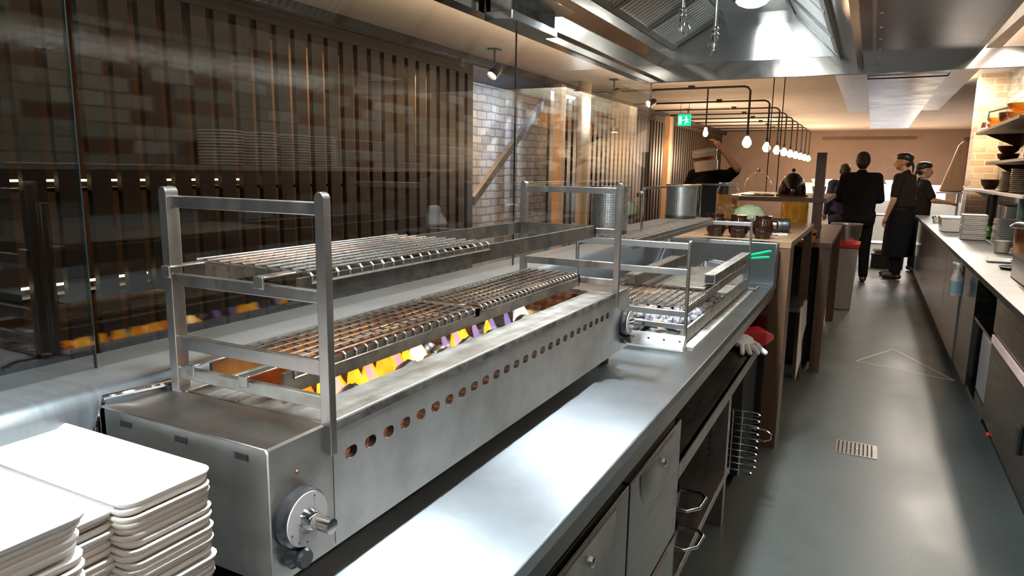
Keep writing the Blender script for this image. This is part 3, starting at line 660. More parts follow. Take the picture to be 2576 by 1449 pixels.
o.data.materials[0] = M['scorch']
B(-.511, -.479, 2.549, 2.552, 1.054, 1.081).build('hollow_end', 'gap', o, smooth=0)
o = B(-.80, -.76, 2.5, 3.2, 1.033, 1.068).build('box_beam', 'scorch', smooth=0); tag(o, 'square heat-browned steel box bar lying along the left of the far grill', 'bar')
o = MB().add([(-.66, 3.12, 1.035), (-.5, 3.12, 1.035), (-.5, 3.2, 1.04), (-.66, 3.2, 1.04), (-.64, 3.15, 1.06), (-.55, 3.14, 1.05), (-.52, 3.18, 1.055), (-.6, 3.19, 1.065)], [(0, 1, 5, 4), (1, 2, 6, 5), (2, 3, 7, 6), (3, 0, 4, 7), (4, 5, 6, 7), (3, 2, 1, 0)]).build('crumpled_foil', 'chrome', smooth=0); tag(o, 'crumpled shiny foil behind the griddle plate', 'foil')
for i, (a, b, lab) in enumerate((((-.52, 3.4, 1.06), (-.40, 3.5, 1.085), 'upper of two green plastic handles behind the far grill'), ((-.52, 3.42, 1.05), (-.40, 3.46, 1.06), 'lower of two green plastic handles behind the far grill'))):
    tag(MB().bar(a, b, .022, .012).build('green_handle', 'green', bevel=.003), lab, 'handle')
m = MB(); random.seed(3)
for i in range(110): m.ball((random.uniform(-.87, -.51), random.uniform(2.18, 2.9), .93 + random.uniform(0, .022)), .02, .022, .016, 8, 6, .16)
o = m.build('coal_bed', 'coal', g2); o['kind'] = 'stuff'
for (x, y, h) in ((-.78, 2.25, .04), (-.72, 2.3, .045), (-.8, 2.4, .04), (-.66, 2.35, .03)): MB().tube([(x, y, .945), (x + .004, y, .96), (x, y, .945 + h)], [.008, .012, .001], 10).build('flame', 'jet', g2, smooth=80)
MB().tube([(-.58, 2.2, .945), (-.575, 2.2, .958), (-.585, 2.2, .975)], [.006, .009, .001], 10).build('flame', 'fire', g2, smooth=80)
lamp('flame_light', 'POINT', (-.7, 2.4, .965), .4, (1, .5, .2), .03)
# perforated cylinders
def perf(x, y, z0, r, h, lab):
    p = thing('perforated_cylinder', lab, 'utensil holder', (x, y, z0)); m = MB(); nA, nZ = 44, 24; vs = []; k = .62
    for j in range(nZ):
        for i in range(nA):
            a0, a1 = 2 * PI * i / nA, 2 * PI * (i + 1) / nA; za, zb = z0 + h * (.06 + .88 * j / nZ), z0 + h * (.06 + .88 * (j + 1) / nZ)
            def pt(u, v, rr=r):
                a = a0 + (a1 - a0) * u; return (x + rr * math.cos(a), y + rr * math.sin(a), za + (zb - za) * v)
            o_ = [pt(0, 0), pt(1, 0), pt(1, 1), pt(0, 1)]; n_ = [pt(.25, .25), pt(.75, .25), pt(.75, .75), pt(.25, .75)]
            b0 = len(m.v); m.v += o_ + n_; m.f += [(b0 + q_, b0 + (q_ + 1) % 4, b0 + 4 + (q_ + 1) % 4, b0 + 4 + q_) for q_ in range(4)]
    m.build('perforated_wall', 'steel', p, smooth=0)
    MB().lathe([(r + .001, z0), (r + .001, z0 + h * .06), (r - .002, z0 + h * .06), (r - .002, z0)], (x, y, 0), 40).build('base_band', 'dark', p)
    MB().lathe([(r - .002, z0 + h * .94), (r + .002, z0 + h * .94), (r + .003, z0 + h), (r - .002, z0 + h)], (x, y, 0), 40).build('rim', 'chrome', p)
    MB().lathe([(0, z0 + .001), (r - .002, z0 + .001), (r - .002, z0 + .004), (0, z0 + .004)], (x, y, 0), 40).build('base_plate', 'dark', p)
perf(-.8, 2.3, 1.2415, .062, .16, 'perforated steel cylinder at the near end of the far grill top rack')
perf(-.795, 3.3, 1.2415, .072, .155, 'perforated steel cylinder at the far end of the far grill top rack')
t = thing('wire_rail', 'thin steel wire frame standing between the perforated cylinders', 'rail', (-.72, 2.9, 1.24))
MB().tube([(-.715, 2.4, 1.242), (-.715, 2.4, 1.385), (-.715, 2.42, 1.395), (-.72, 3.35, 1.395), (-.72, 3.37, 1.385), (-.72, 3.37, 1.242)], .0045, 8).build('wire_frame', 'chrome', t)
MB().ball((-.715, 2.385, 1.378), .007).build('end_ball', 'chrome', t)

# ============================================================ white oblong plates
def plate_mesh(L, Wd, r=.018, h=.0105):
    m = MB()
    def ring(dx, z):
        pts = []
        for cx_, cy_, a0 in ((L / 2, Wd / 2, 0), (-L / 2, Wd / 2, 90), (-L / 2, -Wd / 2, 180), (L / 2, -Wd / 2, 270)):
            sx = 1 if cx_ > 0 else -1; sy = 1 if cy_ > 0 else -1; rr = max(.004, r - dx)
            for k in range(5):
                a = math.radians(a0 + 90 * k / 4); pts.append((cx_ - sx * (dx + rr) + rr * math.cos(a), cy_ - sy * (dx + rr) + rr * math.sin(a), z))
        return pts
    rings = [ring(.012, 0), ring(.004, .003), ring(0, .0085), ring(0, h), ring(.002, h + .0008), ring(.005, h), ring(.013, .0065), ring(.03, .0055)]
    n = 20
    for rg in rings: m.v += rg
    for j in range(len(rings) - 1):
        for i in range(n): m.f.append((j * n + i, j * n + (i + 1) % n, (j + 1) * n + (i + 1) % n, (j + 1) * n + i))
    m.f.append(tuple(range(n))[::-1]); m.f.append(tuple((len(rings) - 1) * n + i for i in range(n)))
    return m
PL = [plate_mesh(.31, .112).build('serving_plate', k, origin=(0, 0, 0)) for k in ('ceramic', 'ceramic2')]
random.seed(11)
first = [True, True]
for si, (xr, yc, n, dx, nmst) in enumerate(((-.648, .461, 27, .004, 'rear stack beside the grill'), (-.672, .362, 26, .004, 'middle stack'), (-.56, .264, 35, .006, 'front stack nearest the camera'))):
    for k in range(n):
        top = n - k; z = .9 + k * .0074; mi = 1 if random.random() < .4 else 0
        if k == n - 1: mi = 0
        x = xr - .155 + random.uniform(-dx, dx); y = yc + random.uniform(-.002, .002)
        if first[mi]: o = PL[mi]; first[mi] = False
        else: o = PL[mi].copy(); COL.objects.link(o)
        o.location = (x, y, z)
        tag(o, ('topmost white oblong plate of the ' + nmst) if top == 1 else ('white oblong plate, %s from the top of the %s' % (ORD[top], nmst)), 'plate', 'oblong plates in the ' + nmst)
# ============================================================ ceiling of the dining side: pendants, spots, signs
for i, y in enumerate((9.6, 11.5, 12.8, 13.9, 15.0, 16.1, 17.2, 18.3, 19.4)):
    lab = 'black conduit pendant with glowing bare bulb, %s in the row counted from the camera' % ORD[i + 1]
    t = thing('pendant_lamp', lab, 'lamp', (-1.5, y, 2.6), 'conduit pendants over the bar'); x = -1.5
    MB().tube([(-3.66, y, 2.565), (x - .08, y, 2.565), (x - .03, y, 2.55), (x, y, 2.51), (x, y, 2.0)], .014, 8).build('conduit', 'pipe', t)
    m = MB(); m.box(-2.3, -2.22, y - .02, y + .02, 2.55, 2.6); m.build('pipe_clip', 'pipe', t, smooth=0)
    MB().lathe([(.016, 2.0), (.024, 1.99), (.024, 1.94), (.018, 1.93)], (x, y, 0), 16).build('socket', 'pipe', t)
    MB().lathe([(0, 1.785), (.03, 1.79), (.058, 1.83), (.058, 1.86), (.038, 1.905), (.016, 1.935), (0, 1.936)], (x, y, 0), 18).build('bulb', 'bulb', t)
    if i == 0:
        MB().tube([(-2.04, y, 2.565), (-2.04, y, 2.05)], .01, 8).build('second_drop', 'pipe', t)
        MB().lathe([(0, 1.93), (.02, 1.935), (.034, 1.96), (.03, 1.99), (.014, 2.05), (0, 2.055)], (-2.04, y, 0), 16).build('second_bulb', 'bulb', t)
def spot(x, y, aim, en, col, lab, zl=2.38, lens='spotlens'):
    t = thing('spotlight', lab, 'lamp', (x, y, CZ), 'black ceiling spotlights')
    B(x - .05, x + .05, y - .05, y + .05, 2.585, CZ).build('ceiling_plate', 'black', t, smooth=0)
    MB().tube([(x, y, 2.59), (x, y, zl + .08)], .01, 8).build('arm', 'black', t)
    d = (Vector(aim) - Vector((x, y, zl))).normalized(); Rm = d.to_track_quat('Z', 'Y').to_matrix().to_4x4()
    MB().lathe([(0, -.09), (.035, -.09), (.05, -.05), (.055, .05), (.05, .05), (.046, .02), (0, .02)], (x, y, zl), 22, Rm).build('housing', 'black', t)
    MB().lathe([(0, .032), (.046, .03)], (x, y, zl), 22, Rm).build('lens', lens, t)
    lamp('spot_light', 'SPOT', tuple(Vector((x, y, zl)) + d * .06), en, col, .04, (-d).to_track_quat('Z', 'Y').to_euler(), (math.radians(75), .7))
spot(-3.35, 6.1, (-3.75, 4.9, 1.1), 22, (1, .6, .28), 'black ceiling spotlight with glowing lens at the top left corner of the brick alcove')
spot(-3.0, 8.6, (-4.5, 8.5, 1.6), 90, (.8, .88, 1), 'black ceiling spotlight over the right part of the brick alcove', 2.42)
spot(-2.9, 9.9, (-3.5, 8.8, 1.9), 24, (1, .8, .5), 'black ceiling spotlight beyond the alcove, aimed back at the cream column', 2.42)
spot(-3.1, 13.0, (-3.55, 13.4, 1.2), 45, (1, .6, .25), 'black ceiling spotlight above the amber lit post by the exit sign', 2.42)
for i, y in enumerate((-.2, 1.6, 3.3, 4.9, 6.75, 10.3, 11.8, 13.5, 15, 16.5, 18)):   # warm wash behind the slats
    lamp('wall_wash', 'AREA', (-4.2, y, 2.46), (.12, .25, .9, 14, 60, 20, 15, 15, 15, 15, 15)[i], (1, .58, .27), .22, (0, math.radians(14), 0))
lamp('wall_wash', 'AREA', (-3.75, 8.3, 2.46), 26, (.8, .88, 1), .25, (0, math.radians(35), 0), sy=1.8)  # added cool area light brightening the brick alcove, no fixture
for i, (y, z) in enumerate(((1.75, .78), (2.6, 1.35))):
    t = B(-3.97, -3.955, y - 1.0, y + 1.0, z, z + .012).build('light_strip', 'strip', smooth=0)
    tag(t, ('warm light strip low behind the left slatted screen', 'warm light strip on the upper shelf behind the left slatted screen')[i], 'light')
for i, (x, y) in enumerate(((-2.47, 16.5), (-3.1, 17.5), (-2.0, 15.6), (1.3, 11.8), (-2.3, 13.0))):
    t = thing('downlight', ['small recessed downlight left of the far pendants', 'small recessed downlight farthest left near the rear wall', 'small recessed downlight just behind the far pendants',
                            'small recessed downlight above the wooden board', 'small recessed downlight nearest the exit sign'][i], 'lamp', (x, y, CZ), 'recessed ceiling downlights')
    MB().lathe([(.075, CZ), (.075, CZ - .006), (.055, CZ - .006), (.055, CZ)], (x, y, 0), 20).build('trim_ring', 'ceramic', t)
    MB().lathe([(0, CZ - .003), (.055, CZ - .003)], (x, y, 0), 20).build('lens', 'spotlens', t)
t = thing('exit_sign', 'green illuminated emergency exit sign hanging from the ceiling', 'sign', (-2.92, 12, CZ))
B(-3.03, -2.81, 12, 12.03, 2.235, 2.42).build('sign_box', 'exit', t, bevel=.004)
B(-3.025, -2.815, 12.005, 12.025, 2.42, 2.445).build('top_bar', 'lightgrey', t, smooth=0)
m = MB(); m.tube([(-2.99, 12.015, 2.44), (-2.99, 12.015, CZ)], .004, 6); m.build('hanger', 'pipe', t)
m = MB(); m.tube([(-2.85, 12.015, 2.44), (-2.85, 12.015, CZ)], .004, 6); m.build('hanger', 'pipe', t)
B(-3.01, -2.965, 11.997, 12, 2.26, 2.39).build('door_symbol', 'exitw', t, smooth=0)
B(-2.955, -2.925, 11.997, 12, 2.318, 2.332).build('arrow_symbol', 'exitw', t, smooth=0)
m = MB()
def seg(a, b, w_): m.bar((a[0], 11.998, a[1]), (b[0], 11.998, b[1]), .002, w_, (0, 0, 1)) if abs(a[0] - b[0]) > abs(a[1] - b[1]) else m.bar((a[0], 11.998, a[1]), (b[0], 11.998, b[1]), .002, w_, (1, 0, 0))
seg((-2.885, 2.36), (-2.88, 2.31), .024); seg((-2.882, 2.312), (-2.90, 2.262), .016); seg((-2.878, 2.315), (-2.845, 2.285), .016); seg((-2.885, 2.352), (-2.915, 2.33), .012); seg((-2.88, 2.35), (-2.85, 2.335), .012)
m.lathe([(0, 0), (.013, 0)], (-2.888, 11.998, 2.381), 14, Matrix.Rotation(PI / 2, 4, 'X')); m.build('running_figure', 'exitw', t, smooth=0)
o = B(-1.27, .9, 20.28, 20.3, 2.36, 2.43).build('slot_vent', 'wooddk', smooth=0); tag(o, 'long dark slot vent high on the brown rear wall', 'vent')
o = B(1.9, 2.06, 20.28, 20.3, 2.0, 2.4).build('wall_speaker', 'wooddk', smooth=0); tag(o, 'dark upright panel at the right end of the rear wall', 'panel')

# second canopy over the rear line
t = thing('rear_canopy', 'long stainless canopy with mesh underside over the rear kitchen line', 'hood', (.17, 8.8, 2.2))
m = MB(); yb0, yb1 = 4.4, 12.8
def ringz(x0, x1, y0, y1, z): return [(x0, y0, z), (x1, y0, z), (x1, y1, z), (x0, y1, z)]
m.add(ringz(-.1, .43, yb0, yb1, 2.2) + ringz(-.13, .46, yb0, yb1, 2.42), [(i, (i + 1) % 4, 4 + (i + 1) % 4, 4 + i) for i in range(4)]); m.build('lower_body', 'hood', t, smooth=0)
B(-.1, .43, yb0, yb1, 2.2, 2.206).build('mesh_underside', 'filter', t, smooth=0)
m = MB(); m.add(ringz(-.42, .78, yb0, yb1 - .6, 2.42) + ringz(-.42, .78, yb0, yb1 - .6, 2.5), [(0, 3, 2, 1), (4, 5, 6, 7)] + [(i, (i + 1) % 4, 4 + (i + 1) % 4, 4 + i) for i in range(4)]); m.build('ceiling_collar', 'lightgrey', t, smooth=0)
B(-.3, .66, yb0, yb1 - .7, 2.5, CZ).build('upper_duct', 'lightgrey', t, smooth=0)
MB().tube([(-.3, 6.2, 2.4), (-.11, 6.2, 2.3), (-.1, 6.2, 2.19), (.1, 6.2, 2.188), (.43, 6.2, 2.19), (.5, 6.2, 2.4)], .006, 6).build('cable', 'pipe', t)

# ============================================================ timber bar beyond the grills
t = thing('timber_bar', 'timber bar counter with pale top directly behind the grill end upstand', 'counter', (-.72, 4.4, 0))
B(-1.12, -.335, 3.77, 5.3, 1.075, 1.112).build('bar_top', 'woodtop', t, bevel=.003)
B(-1.1, -.337, 3.772, 3.96, 0, 1.075).build('end_panel', 'woodmid', t, smooth=0)
B(-1.1, -.46, 3.96, 5.3, .05, 1.075).build('dark_carcass', 'gap', t, smooth=0)
B(-.46, -.445, 3.97, 4.6, .1, 1.05).build('fridge_door', 'dark', t, smooth=0)
B(-.46, -.337, 4.66, 5.2, .585, .61).build('towel_rail', 'dark', t, smooth=0)
B(-.39, -.337, 5.2, 5.28, 0, 1.075).build('end_post', 'woodmid', t, smooth=0)
t = thing('timber_shelf_unit', 'brown timber cabinet with open frame and shelf beside the grey bin', 'shelf', (-.6, 6.6, 0))
B(-1.25, -.22, 5.45, 7.6, .93, .965).build('cabinet_top', 'wooddk', t, smooth=0)
for (x, y, z) in ((-.26, 5.5, .93), (-.26, 7.55, .93)): B(x - .035, x + .035, y - .035, y + .035, 0, z).build('leg', 'woodmid', t, smooth=0)
B(-1.2, -.3, 5.56, 7.5, .05, .93).build('recess_shade_block', 'gap', t, smooth=0)  # solid black fill standing in for the shaded cabinet interior
for (x, y) in ((-.36, 5.95), (-1.02, 5.95)): B(x - .035, x + .035, y - .035, y + .035, .965, 1.27 if x < -.5 else 1.62).build('upright', 'wooddk', t, smooth=0)
B(-1.1, -.3, 5.9, 7.55, 1.235, 1.27).build('upper_shelf', 'woodmid', t, smooth=0)
B(-.4, -.32, 5.92, 5.98, 1.03, 1.06).build('cross_piece', 'wooddk', t, smooth=0)
def jar(x, y, z, r, h, fill, lab, mat='amber', name='infusion_jar', lid=True):
    p = thing(name, lab, 'jar', (x, y, z))
    MB().lathe([(0, z), (r, z + .004), (r, z + h * .86), (r * .8, z + h * .95), (r * .8, z + h), (r * .78, z + h), (r * .78, z + h * .95), (r * .97, z + h * .85), (r * .97, z + .008), (0, z + .006)], (x, y, 0), 28).build('glass_body', 'glass2', p)
    MB().lathe([(0, z + .009), (r * .955, z + .01), (r * .955, z + h * fill), (0, z + h * fill)], (x, y, 0), 28).build('liquid', mat, p)
    if lid: MB().lathe([(r * .84, z + h), (r * .84, z + h + .012), (0, z + h + .016)], (x, y, 0), 28).build('lid', 'chrome', p)
    return p
p = jar(-.885, 5.0, 1.112, .075, .26, .74, 'tall glass jar of amber infusion with red fruit on the bar')
MB().bar((-.87, 4.93, 1.22), (-.85, 4.94, 1.13), .012, .01).build('fruit_peel', 'orange', p); MB().ball((-.84, 4.96, 1.265), .02, .02, .03).build('fruit_piece', 'red', p)
jar(-.5, 5.65, .965, .098, .29, .97, 'large square-shouldered jar of amber liquid on the timber cabinet', lid=False)
for i, (x, y) in enumerate(((-.735, 3.87), (-.615, 3.86), (-.49, 3.86))):
    p = thing('brown_jug', ['left of three round brown jugs behind the upstand', 'middle of three round brown jugs behind the upstand', 'right of three round brown jugs behind the upstand'][i], 'jug', (x, y, 1.112), 'brown jugs on the bar')
    z = 1.112
    MB().lathe([(0, z), (.035, z), (.05, z + .03), (.053, z + .06), (.047, z + .09), (.04, z + .105), (.042, z + .12), (.038, z + .12), (.035, z + .105), (0, z + .1)], (x, y, 0), 26).build('jug_body', 'brown', p)
    MB().tube([(x + .045, y, z + .095), (x + .07, y, z + .09), (x + .072, y, z + .06), (x + .05, y, z + .04)], .006, 8).build('handle', 'brown', p)
o = MB().ball((-.66, 4.5, 1.2), .095, .06, .058, 20, 14, .13)
tag(o.build('crinkled_bundle', 'leaf', smooth=60), 'pale green crinkled bundle standing on the bar behind the brown jugs', 'bundle')
o = B(-.75, -.57, 4.42, 4.6, 1.112, 1.145).build('dark_box', 'dark', bevel=.004); tag(o, 'low dark box under the pale green bundle', 'box')
p = thing('side_jar', 'glass jar lying on its side with a black round lid', 'jar', (-.46, 4.3, 1.112)); RY = Matrix.Rotation(PI / 2, 4, 'Y')
MB().lathe([(0, -.12), (.04, -.118), (.041, .0), (.036, .02), (0, .02)], (-.46, 4.3, 1.156), 24, RY).build('glass_body', 'dark', p)
MB().lathe([(0, .02), (.042, .02), (.044, .04), (.04, .06), (0, .066)], (-.46, 4.3, 1.156), 24, RY).build('lid', 'black', p)
p = thing('pastry_brush', 'white handled brush lying on the pale bar top', 'brush', (-.5, 4.05, 1.112))
MB().tube([(-.53, 4.02, 1.12), (-.44, 4.1, 1.12)], .006, 8).build('handle', 'lightgrey', p); MB().bar((-.44, 4.1, 1.12), (-.4, 4.135, 1.12), .03, .012).build('bristles', 'ceramic2', p)
def cloche(x, y, z, r, h, mat, lab):
    p = thing('cloche', lab, 'dome', (x, y, z)); pr = [(r * math.cos(a), z + .03 + h * math.sin(a)) for a in [PI / 2 * i / 10 for i in range(11)]]
    MB().lathe([(r, z + .012)] + pr, (x, y, 0), 30).build('dome', mat, p)
    MB().ball((x, y, z + .05 + h), .016).build('knob', 'chrome' if mat == 'glass2' else 'black', p)
    MB().lathe([(0, z), (r * 1.12, z), (r * 1.15, z + .012), (0, z + .012)], (x, y, 0), 30).build('base', 'wooddk' if mat == 'brown' else 'chrome', p)
cloche(-.86, 6.25, 1.27, .12, .165, 'glass2', 'clear glass cloche on the timber shelf, left of the dark dome')
cloche(-.59, 6.3, 1.27, .11, .165, 'brown', 'dark ribbed cloche on the timber shelf, by the upright post')
p = thing('glass_screen', 'clear glass sneeze screen with bright top edge before the amber jar', 'screen', (-.9, 4.6, 1.112))
B(-1.02, -.76, 4.6, 4.606, 1.112, 1.375).build('pane', 'glass', p, smooth=0); B(-1.02, -.76, 4.597, 4.609, 1.372, 1.384).build('top_edge', 'chrome', p, smooth=0)
MB().tube([(-1.0, 4.603, 1.112), (-1.0, 4.603, 1.375)], .006, 8).build('support', 'chrome', p)
for i, (x, y, z, r, lab) in enumerate(((-.42, 6.9, 1.27, .06, 'short stack of white bowls beside the dark cloche'), (-.38, 5.62, .965, .05, 'yellow banded tub on the timber cabinet'))):
    p = thing('tub', lab, 'tub', (x, y, z))
    MB().lathe([(0, z), (r * .8, z), (r, z + .07), (r, z + .08), (r * .9, z + .08), (r * .7, z + .01), (0, z + .01)], (x, y, 0), 24).build('body', ['ceramic', 'orange'][i], p)
    MB().lathe([(r * .93, z + .04), (r * .985, z + .055), (r * .99, z + .06)], (x, y, 0), 24).build('band', ['ceramic2', 'black'][i], p)
for i, (y0, y1, z0, z1) in enumerate(((4.72, 4.92, .12, .61), (4.96, 5.16, .32, .61))):
    o = MB().add([(-.332, y0, z1), (-.325, y1, z1 - .02), (-.318, y1 - .02, z0 + .1), (-.33, y0 + .02, z0), (-.335, y0, z1), (-.328, y1, z1 - .02), (-.321, y1 - .02, z0 + .1), (-.333, y0 + .02, z0)], [(0, 1, 2, 3), (7, 6, 5, 4), (0, 4, 5, 1), (1, 5, 6, 2), (2, 6, 7, 3), (3, 7, 4, 0)]).build('paper_sheet', 'ceramic2', smooth=0)
    tag(o, ['longer white paper sheet hanging on the side of the timber bar', 'shorter crumpled white sheet hanging beyond the longer one'][i], 'paper')
# rods hanging beside the bar
for i, x in enumerate((-.86, -.76)):
    o = MB().lathe([(.005, 1.27), (.005, CZ)], (x - .08, 7.4, 0), 10).build('hanging_rod', 'pipe'); tag(o, ['left of two thin rods dropping from the ceiling to the timber shelf', 'right of two thin rods dropping from the ceiling to the timber shelf'][i], 'rod')

# bin and steel pot
t = thing('waste_bin', 'tall grey waste bin with red lid band at the end of the timber cabinet', 'bin', (-.21, 8.4, 0))
def frust(m, x0, x1, y0, y1, z0, z1, k): cx_, cy_ = (x0 + x1) / 2, (y0 + y1) / 2; lo = ringz(*[cx_ + (v - cx_) * k for v in (x0, x1)], *[cy_ + (v - cy_) * k for v in (y0, y1)], z0); hi = ringz(x0, x1, y0, y1, z1); m.add(lo + hi, [(3, 2, 1, 0), (4, 5, 6, 7)] + [(i, (i + 1) % 4, 4 + (i + 1) % 4, 4 + i) for i in range(4)]); return m
frust(MB(), -.36, -.06, 8.2, 8.6, 0, .68, .8).build('bin_body', 'bin', t, bevel=.012)
frust(MB(), -.37, -.05, 8.19, 8.61, .68, .73, .98).build('lid_band', 'red', t, bevel=.006)
p = thing('steel_bowl', 'deep steel mixing bowl sitting on top of the waste bin', 'bowl', (-.2, 8.35, .73))
MB().lathe([(0, .732), (.11, .732), (.145, .80), (.155, .92), (.165, .93), (.165, .935), (.15, .93), (.14, .8), (.1, .745), (0, .745)], (-.2, 8.35, 0), 32).build('bowl', 'steel', p)
MB().tube([(-.365, 8.35, .92), (-.39, 8.35, .9), (-.39, 8.35, .84), (-.36, 8.35, .82)], .006, 8).build('side_handle', 'black', p)

# floor drain and seam
t = thing('floor_drain', 'square steel drain grate set in the aisle floor', 'drain', (.055, 3.98, 0))
B(-.045, .155, 3.88, 4.08, 0, .003).build('frame', 'bar', t, smooth=0); m = MB()
for i in range(9): m.box(-.035 + i * .02, -.028 + i * .02, 3.89, 4.07, .003, .0036)
m.build('slot_grid', 'gap', t, smooth=0); MB().lathe([(0, .0036), (.008, .0036), (.006, .006), (0, .007)], (.055, 3.98, 0), 12).build('centre_screw', 'chrome', t)
m = MB(); m.bar((.02, 5.98, .0006), (.29, 6.56, .0006), .012, .001); m.bar((.29, 6.56, .0006), (.66, 5.74, .0006), .012, .001); m.bar((.02, 5.98, .0006), (.66, 5.74, .0006), .01, .001)
struct(m.build('trim_floor_seam', 'cream', smooth=0))

# ============================================================ prep counter on the right
t = thing('prep_counter', 'long steel prep worktop along the right side of the aisle', 'counter', (.92, 7, .865))
B(.6, 1.255, 1.6, 9.55, .865, .9).build('worktop', 'top', t, bevel=.003)
B(.6, 1.2, 9.55, 11.6, .865, .9).build('rear_worktop', 'top', t, bevel=.003)
t = thing('polished_cabinet', 'dark polished steel cabinet front under the far part of the prep worktop', 'cabinet', (.92, 8.7, 0))
for i in range(5): B(.645, .66, 5.955 + i * 1.11, 7.055 + i * 1.11, .1, .86).build('door', 'panel', t, bevel=.002)
B(.7, 1.2, 5.95, 11.5, 0, .1).build('plinth', 'gap', t, smooth=0)
B(.66, 1.2, 5.95, 11.5, .1, .862).build('carcass', 'dark', t, smooth=0)
t = thing('fridge_cabinet', 'undercounter steel fridge with pale tape on its drawer edge, nearest on the right', 'cabinet', (.9, 3, 0))
B(.68, 1.2, 1.6, 4.45, .1, .86).build('carcass', 'dark', t, smooth=0); B(.72, 1.2, 1.6, 4.45, 0, .1).build('plinth', 'gap', t, smooth=0)
d = B(.655, .68, 2.2, 4.43, .63, .8).build('drawer_front', 'front', t, bevel=.002); B(.648, .656, 2.3, 4.4, .80, .82).build('drawer_lip', 'front', d, smooth=0); B(.645, .655, 3.0, 4.38, .585, .625).build('pale_tape', 'pink', d, smooth=0)
d = B(.655, .68, 3.0, 4.43, .15, .58).build('door_front', 'front', t, bevel=.002); B(.64, .655, 3.42, 3.47, .3, .42).build('door_handle', 'black', d, bevel=.003)
B(.652, .656, 3.05, 3.2, .38, .56).build('blue_label', 'blue', d, smooth=0)
MB().lathe([(0, 0), (.012, 0), (.012, .012), (0, .014)], (.655, 4.15, .14), 14, Matrix.Rotation(-PI / 2, 4, 'Y')).build('red_switch', 'red', t)
t = thing('open_bay', 'open undercounter bay with dark shelf between the fridge and the spray bottle panel', 'shelf', (.9, 4.8, 0))
B(.72, 1.2, 4.46, 5.94, 0, .1).build('plinth', 'gap', t, smooth=0); B(.66, 1.2, 4.46, 5.2, .1, .13).build('bottom_shelf', 'front', t, smooth=0); B(.66, 1.2, 4.46, 5.2, .56, .58).build('middle_shelf', 'front', t, smooth=0); B(1.15, 1.2, 4.46, 5.2, .1, .86).build('back_sheet', 'dark', t, smooth=0)
B(.655, 1.15, 5.2, 5.94, .1, .86).build('panel_box', 'front', t, smooth=0)
o = B(.7, 1.1, 4.5, 5.1, .13, .5).build('storage_crate', 'bluecl', bevel=.006); o.data.materials[0] = M['kit']; tag(o, 'dark grey-green crate on the low shelf of the open bay', 'crate')
t = thing('spray_bottle', 'white spray bottle with pale blue label hanging on the right counter front', 'bottle', (.59, 5.68, .63))
MB().lathe([(0, .63), (.038, .63), (.042, .64), (.042, .74), (.03, .78), (.016, .81), (.016, .825), (0, .825)], (.592, 5.68, 0), 22).build('bottle_body', 'lightgrey', t)
MB().lathe([(.0425, .65), (.0427, .66), (.0427, .725), (.0425, .735)], (.592, 5.68, 0), 22).build('blue_label', 'label', t)
m = MB(); m.box(.575, .61, 5.66, 5.70, .825, .855); m.bar((.59, 5.68, .85), (.555, 5.68, .86), .018, .018); m.bar((.58, 5.68, .83), (.565, 5.68, .79), .012, .006); m.build('trigger_head', 'lightgrey', t, bevel=.003)
MB().tube([(.592, 5.69, .84), (.62, 5.69, .86), (.645, 5.69, .855)], .003, 6).build('hook', 'chrome', t)

def stack(x0, x1, y0, y1, z, n, h, lab, grp, mats=('ceramic', 'ceramic2'), rnd=False, cat='plate', name='square_plate'):
    p0 = None
    for k in range(n):
        zz = z + k * h; top = n - k
        if p0 is None:
            if rnd:
                r = (x1 - x0) / 2; o = MB().lathe([(0, zz), (r * .6, zz), (r * .96, zz + h * .3), (r, zz + h * .42), (r, zz + h * .9), (r * .97, zz + h * .96), (r * .6, zz + h * .3), (0, zz + h * .3)], ((x0 + x1) / 2, (y0 + y1) / 2, 0), 26).build(name, mats[0], origin=((x0 + x1) / 2, (y0 + y1) / 2, zz))
            else: o = plate_mesh(x1 - x0, y1 - y0, .02, h * .9).build(name, mats[0], origin=(0, 0, 0)); o.location = ((x0 + x1) / 2, (y0 + y1) / 2, zz)
            p0 = o
        else: o = p0.copy(); COL.objects.link(o); o.location = (p0.location.x + random.uniform(-.003, .003), p0.location.y + random.uniform(-.003, .003), zz)
        tag(o, ('topmost ' if top == 1 else ORD[top] + ' from the top ') + lab, cat, grp)
stack(.745, .94, 7.3, 7.5, .9, 14, .016, 'white square plate in the left stack on the prep counter', 'square plates, left stack on the prep counter')
stack(.955, 1.13, 7.0, 7.2, .9, 13, .016, 'white square plate in the right stack on the prep counter', 'square plates, right stack on the prep counter')
t = thing('steel_box', 'steel box holding a folded white paper cone, near on the prep counter', 'box', (.86, 4.45, .9))
m = MB(); m.box(.74, .98, 4.25, 4.7, .9, .905); m.box(.74, .745, 4.25, 4.7, .9, 1.03); m.box(.975, .98, 4.25, 4.7, .9, 1.03); m.box(.74, .98, 4.25, 4.255, .9, 1.03); m.box(.74, .98, 4.695, 4.7, .9, 1.03); m.box(.725, .995, 4.235, 4.715, 1.028, 1.034); m.build('box_body', 'front', t, smooth=0)
o = MB().lathe([(.1, 1.035), (.085, 1.07), (.045, 1.13), (.05, 1.15), (.035, 1.17), (0, 1.175)], (.87, 4.5, 0), 14).build('paper_cone', 'white', smooth=60); tag(o, 'white paper cone standing on the steel box', 'paper')
t = thing('stock_pot', 'tall copper-brown stock pot carrying a wide lid on the prep counter', 'pot', (1.06, 6.0, .9))
MB().lathe([(0, .9), (.12, .9), (.125, .91), (.125, 1.1), (.12, 1.1), (.115, .91), (0, .91)], (1.06, 6.0, 0), 30).build('pot_body', 'copper', t)
MB().lathe([(.15, 1.1), (.16, 1.112), (.13, 1.14), (.05, 1.155), (0, 1.157)], (1.06, 6.0, 0), 30).build('lid', 'front', t)
